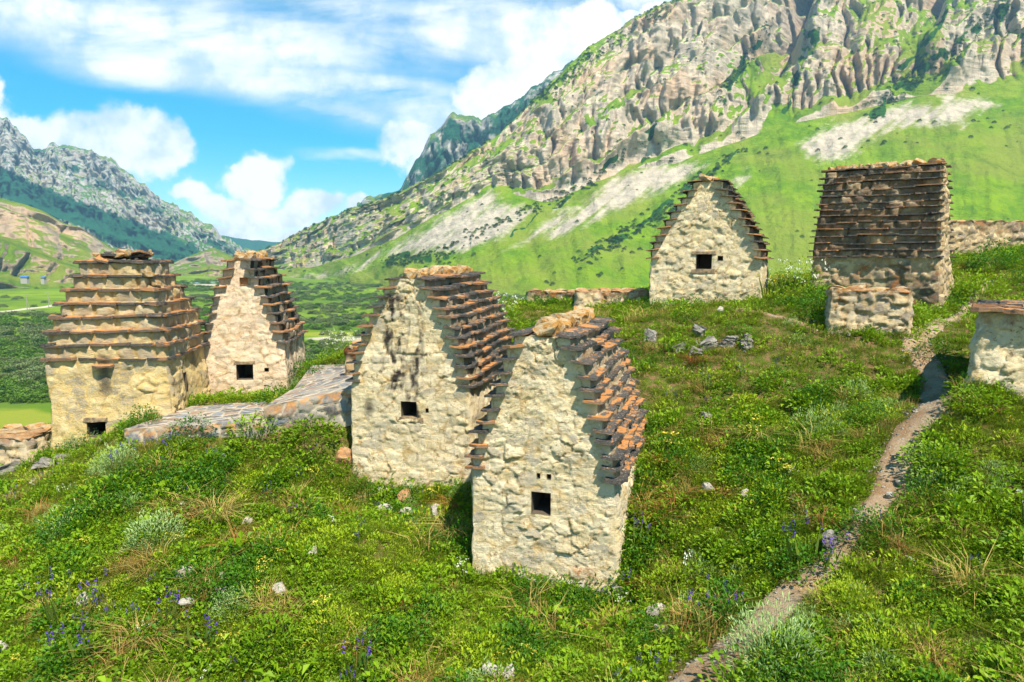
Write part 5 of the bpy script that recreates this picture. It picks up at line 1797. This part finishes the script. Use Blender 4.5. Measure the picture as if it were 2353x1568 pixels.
# ------------------------------------------------------------------ loose stones
STN = [
    (717, 1284, .30, PALE, 'pale flat stone alone in the middle of the left slope'), (645, 1370, .28, PALE, 'bright pale stone below the middle of the left slope'),
    (428, 1328, .30, PALE, 'pale angular stone left of the dark green clump'), (513, 1340, .22, PALE, 'small pale stone touching the right of the dark green clump'),
    (512, 1368, .22, PALE, 'pale stone at the silvery clump on the left slope'), (435, 1398, .28, PALE, 'low pale stone below the dark green clump'),
    (190, 1390, .30, PALE, 'pale stone in the purple-flowered patch'), (568, 1210, .22, PALE, 'small pale stone beside the dry straw clump'),
    (420, 1170, .22, PALE, 'small pale stone high on the left slope'), (1135, 1560, .34, PALE, 'pale stone at the bottom edge, left of a pair'), (1170, 1560, .30, PALE, 'pale stone at the bottom edge, right of a pair'),
    (1512, 1420, .36, PALE, 'flat pale stone below the rounded bright green bush'), (1520, 1458, .24, PALE, 'upright pale stone below the flat pale stone'),
    (1908, 1262, .46, GREYR, 'large grey stone on the narrowest part of the path'), (1628, 1132, .26, PALE, 'pale stone in the middle of the right slope'),
    (1712, 1147, .24, PALE, 'low pale stone right of another on the right slope'), (928, 1158, .46, RUSTR, 'brownish block fallen in front of the streaked crypt'),
    (890, 1180, .36, PALE, 'pale fallen stone left of the brownish block'), (935, 1185, .28, PALE, 'small fallen stone just below the brownish block'),
    (1000, 1190, .42, PALE, 'flat fallen stone right of the brownish block'), (880, 1135, .28, PALE, 'small fallen stone at the foot of the streaked crypt'),
    (790, 1050, .62, RUSTR, 'orange lichened block at the left wall of the streaked crypt'),
    (1605, 768, 0.71, GREYR, 'topmost grey boulder of the outcrop below the gabled crypt'), (1632, 800, 0.75, GREYR, 'largest grey boulder in the middle of the outcrop'),
    (1675, 790, 0.56, GREYR, 'grey boulder second from the right of the outcrop'), (1712, 792, 0.68, GREYR, 'blocky grey boulder at the right end of the outcrop'),
    (1560, 805, 0.52, GREYR, 'low grey boulder at the left end of the outcrop'), (1600, 815, .55, GREYR, 'small grey boulder at the foot of the outcrop'),
    (1490, 778, .6, GREYR, 'grey boulder in the grass behind the nearest crypt roof'), (1432, 825, .55, GREYR, 'grey boulder just above the nearest crypt roof'),
    (1655, 700 + 20, .30, PALE, 'flat pale stone at the foot of the gabled crypt'), (1620, 970, .35, GREYR, 'flat grey stone in the grass of the right slope'),
    (2065, 1122, .16, PALE, 'small white stone on the path'), (2045, 1150, .16, PALE, 'white stone on the left edge of the path'),
    (20, 1083, 1.0, GREYR, 'flat bluish slab at the left border'), (110, 1070, .85, GREYR, 'flat bluish slab in the grass below the orange-topped block'),
    (150, 1058, .6, GREYR, 'flat slab below the foot of the ochre crypt'), (5, 1500, .26, PALE, 'pale stone cut by the left border'),
]
for i, (x, y, s, ms, lab) in enumerate(STN):
    gx, gy, gz = hit(x, y)
    flat = 0.38 if 'slab' in lab else 0.7
    if s <= 0.5:
        s *= 1.0
    o = link('boulder' if s > 0.5 else 'stone', ms[i % len(ms)], None, (gx, gy, gz + s * flat * (0.0 if s > 0.5 else 0.16) + (0.07 if s < 0.5 else 0)), (random.uniform(-.15, .15), random.uniform(-.15, .15), random.uniform(0, 6.28)), (s, s * random.uniform(.6, .85), s * flat))
    tag(o, lab, 'boulder' if s > 0.5 else 'stone', 'loose stones on the hillside')

# gravel on the path
PEB = bpy.data.collections.new('pebble_sources')
for i in range(3):
    PEB.objects.link(bpy.data.objects.new('pebble_%d' % i, rock_mesh('pebble', 700 + i, (M_PALE, M_GREY, M_PALE)[i], 1)))
r = g(55)
n = 5200
k = r.integers(0, len(path_c), n)
off = r.normal(0, .36, n) * path_w[k]
tgx = np.gradient(path_c[:, 0])[k]
tgy = np.gradient(path_c[:, 1])[k]
ln = np.hypot(tgx, tgy)
X = path_c[k, 0] - tgy / ln * off + r.normal(0, .05, n)
Y = path_c[k, 1] + tgx / ln * off + r.normal(0, .05, n)
s = 0.015 + 0.08 * r.uniform(0, 1, n) ** 4
X, Y = np.r_[X, rubx], np.r_[Y, ruby]
s = np.r_[s, 0.03 + 0.15 * r.uniform(0, 1, len(rubx)) ** 2.2]
n = len(X)
scatter_object('gravel', PEB, np.c_[X, Y, zg(X, Y) + 0.004 + 0.2 * s], r.integers(0, 3, n), np.c_[s, s * .8, s * .6], np.c_[np.zeros((n, 2)), r.uniform(0, 6.28, n)], 'small pebbles and rubble on the path and along the wall feet')

# ------------------------------------------------------------------ valley and slope scrub
SCR = bpy.data.collections.new('scrub_sources')
SCRUB_D = leaf_material('willow_scrub', (0.07, 0.105, 0.03), (0.21, 0.26, 0.095), 0.15)
SCRUB_G = leaf_material('green_scrub', (0.04, 0.10, 0.010), (0.15, 0.27, 0.025), 0.2)
SCRUB_K = leaf_material('dark_scrub', (0.012, 0.045, 0.008), (0.05, 0.12, 0.014), 0.15)
for i, (mt, sd_) in enumerate(((SCRUB_D, 801), (SCRUB_D, 802), (SCRUB_G, 803), (SCRUB_G, 804), (SCRUB_K, 805), (SCRUB_K, 806))):
    SCR.objects.link(bpy.data.objects.new('scrub_%d' % i, plant_mesh('scrub', [(*dome_leaves(340, g(sd_), 1.0, .95, (.16, .34), (.10, .22), .2, .5), mt), (*blades(8, g(sd_ + 40), .2, .7, 1, .05), L_STEM)])))
r = g(66)
n = 26000
Y = np.exp(r.uniform(math.log(60), math.log(760), n))
X = r.uniform(-0.86, 0.62, n) * Y
Z = vz(X, Y)
px_, py_ = project(X, Y, Z)
cl = fbm(X * 0.020 * 0.6, Y * 0.020, 4, 501)
cl2 = fbm(X * 0.08, Y * 0.08, 3, 502)
cl = cl + 0.4 * ((px_ < 300) & (py_ > 735) & (py_ < 925))
ok = (cl + 0.5 * cl2 > -0.14) & (zbase(X, Y) < Z + 1.0)
ok &= ~((np.abs(py_ - 965) < 40) & (px_ < 170)) & ~((px_ < 190) & (py_ < 722) & (r.uniform(0, 1, n) < .96)) & ~((np.abs(py_ - 772) < 14) & (px_ > 660) & (px_ < 900) & (r.uniform(0, 1, n) < .9))
X, Y, Z = X[ok], Y[ok], Z[ok]
n = len(X)
s = r.uniform(.45, 1.35, n) * (1 + Y / 800)
wh = np.where(fbm(X * 0.015, Y * 0.015, 3, 503) + r.normal(0, .15, n) > 0.05, r.integers(2, 4, n), r.integers(0, 2, n))
wh = np.where(r.uniform(0, 1, n) < 0.06, r.integers(4, 6, n), wh)
scatter_object('valley_scrub', SCR, np.c_[X, Y, Z - 0.1], wh, np.c_[s * 1.35, s * 1.35, s], np.c_[np.zeros((n, 2)), r.uniform(0, 6.28, n)], 'dense grey-green scrub covering the valley floor')

mx, my, mz, mv, mpx, mpy = RM
r = g(67)
f = np.zeros_like(mpx)
for a, b, rr, wgt in (((1335, 600), (1545, 478), 13, 1.0), ((1560, 440), (1700, 348), 8, .8), ((900, 600), (1030, 585), 10, .8), ((1000, 580), (1330, 430), 9, .35), ((1290, 470), (1500, 300), 9, .5), ((1900, 330), (2353, 300), 40, .03),
                      ((1660, 230), (1760, 60), 12, .7), ((2000, 260), (2300, 20), 22, .5), ((1300, 640), (1700, 480), 60, .02), ((560, 560), (900, 440), 30, .12), ((1000, 390), (1560, -5), 12, .35)):
    d, _ = seg_d(mpx + 16 * fbm(mpx / 50, mpy / 50, 3, 94), mpy + 16 * fbm(mpx / 50 + 7, mpy / 50, 3, 95), a, b)
    f = np.maximum(f, wgt * np.exp(-(d / rr) ** 2))
f = np.maximum(f, 0.006 * (mv < 1.0))
f = np.maximum(f, 0.020 * (mv > 1.0))
f = f * (mpx > 450) * (mpx < 2600) * (mv < 2.0) * (mpy < 690)
pick = np.nonzero((r.uniform(0, 1, f.size) < f.ravel() * 0.24))[0]
if len(pick) > 26000:
    pick = r.choice(pick, 26000, replace=False)
n = len(pick)
s = r.uniform(.5, 1.25, n) * np.where(mv.ravel()[pick] > 1.0, 2.3, 1.9)
scatter_object('slope_scrub', SCR, np.c_[mx.ravel()[pick], my.ravel()[pick], mz.ravel()[pick] - 0.3], np.where(r.uniform(0, 1, n) < .6, r.integers(4, 6, n), r.integers(2, 4, n)), np.c_[s, s, s * 1.1],
               np.c_[np.zeros((n, 2)), r.uniform(0, 6.28, n)], 'dark bushes strung along the gullies of the mountain slope')

# ------------------------------------------------------------------ small far things
m, t = material('weathered_wood')
t.out((0.30, 0.27, 0.22), 0.9)
M_WOOD = m


def beam(name, parent, a, b, wdt, mat):
    a, b = np.array(a, float), np.array(b, float)
    d = b - a
    L_ = np.linalg.norm(d)
    z = d / L_
    x = np.cross(z, (0.3, 1, 0.1))
    x /= np.linalg.norm(x)
    y = np.cross(z, x)
    V = []
    for e, k in ((a, 1.0), (b, 0.8)):
        for i in range(6):
            q = i / 6 * 6.283
            V.append(e + (x * math.cos(q) + y * math.sin(q)) * wdt / 2 * k)
    Fc = [[i, (i + 1) % 6, 6 + (i + 1) % 6, 6 + i] for i in range(6)] + [list(range(5, -1, -1)), list(range(6, 12))]
    return link(name, mesh_from(name, np.array(V), Fc, mat, smooth=False), parent)


for x, y, lab in ((63, 716, 'left utility pole beside the valley road'), (112, 707, 'right utility pole beside the valley road')):
    b = vhit(x, y)
    root = bpy.data.objects.new('utility_pole', None)
    COL.objects.link(root)
    root.location = b
    tag(root, lab, 'pole', 'utility poles by the road')
    beam('pole', root, (0, 0, -.3), (0, 0, 8.5), .34, M_WOOD)
    beam('crossarm', root, (-1.6, 0, 8.0), (1.6, 0, 8.0), .24, M_WOOD)
    beam('brace', root, (1.8, 0, -.3), (0, 0, 6.5), .22, M_WOOD)
m, t = material('blue_roof')
t.out((0.06, 0.16, 0.42), 0.6)
mw, t = material('white_wall')
t.out((0.38, 0.35, 0.31), 0.9)
for x, y, wl, lab in ((57, 640, 5, 'blue-roofed farmhouse far across the valley'), (100, 641, 2.4, 'small blue-roofed shed beside the far farmhouse')):
    dx, dz = ray(x, y)
    # on the lower foothill slope
    Yh = 545
    root = bpy.data.objects.new('farmhouse' if wl > 4 else 'shed', None)
    COL.objects.link(root)
    root.location = (dx * Yh, Yh, CAMZ + dz * Yh)
    tag(root, lab, 'house')
    V, Fc = [], []
    a, b, h = wl / 2, 1.5, 1.0
    V = [(-a, -b, -4), (a, -b, -4), (a, b, -4), (-a, b, -4), (-a, -b, h), (a, -b, h), (a, b, h), (-a, b, h)]
    link('wall', mesh_from('wall', V, [[0, 1, 5, 4], [1, 2, 6, 5], [2, 3, 7, 6], [3, 0, 4, 7]], mw, smooth=False), root)
    o_ = .5
    V = [(-a - o_, -b - o_, h), (a + o_, -b - o_, h), (a + o_, b + o_, h), (-a - o_, b + o_, h), (-a - o_, 0, h + 1.0), (a + o_, 0, h + 1.0)]
    link('roof', mesh_from('roof', V, [[0, 1, 5, 4], [2, 3, 4, 5], [0, 4, 3], [1, 2, 5], [0, 3, 2, 1]], m, smooth=False), root)

# ------------------------------------------------------------------ haze
V = [(x, y, z) for z in (VALLEY - 8, 680.0) for y in (-600.0, 3700.0) for x in (-3600.0, 3600.0)]
hz_o = link('haze', mesh_from('haze', V, [[0, 2, 3, 1], [4, 5, 7, 6], [0, 1, 5, 4], [2, 6, 7, 3], [0, 4, 6, 2], [1, 3, 7, 5]], [], smooth=False))
m = bpy.data.materials.new('haze')
m.use_nodes = True
m.node_tree.nodes.clear()
pv = m.node_tree.nodes.new('ShaderNodeVolumePrincipled')
pv.inputs['Color'].default_value = (0.34, 0.68, 1.0, 1)
pv.inputs['Density'].default_value = HAZE
pv.inputs['Anisotropy'].default_value = 0.0
oo = m.node_tree.nodes.new('ShaderNodeOutputMaterial')
m.node_tree.links.new(pv.outputs[0], oo.inputs['Volume'])
hz_o.data.materials.append(m)
tag(hz_o, 'thin bluish valley haze', kind='stuff')
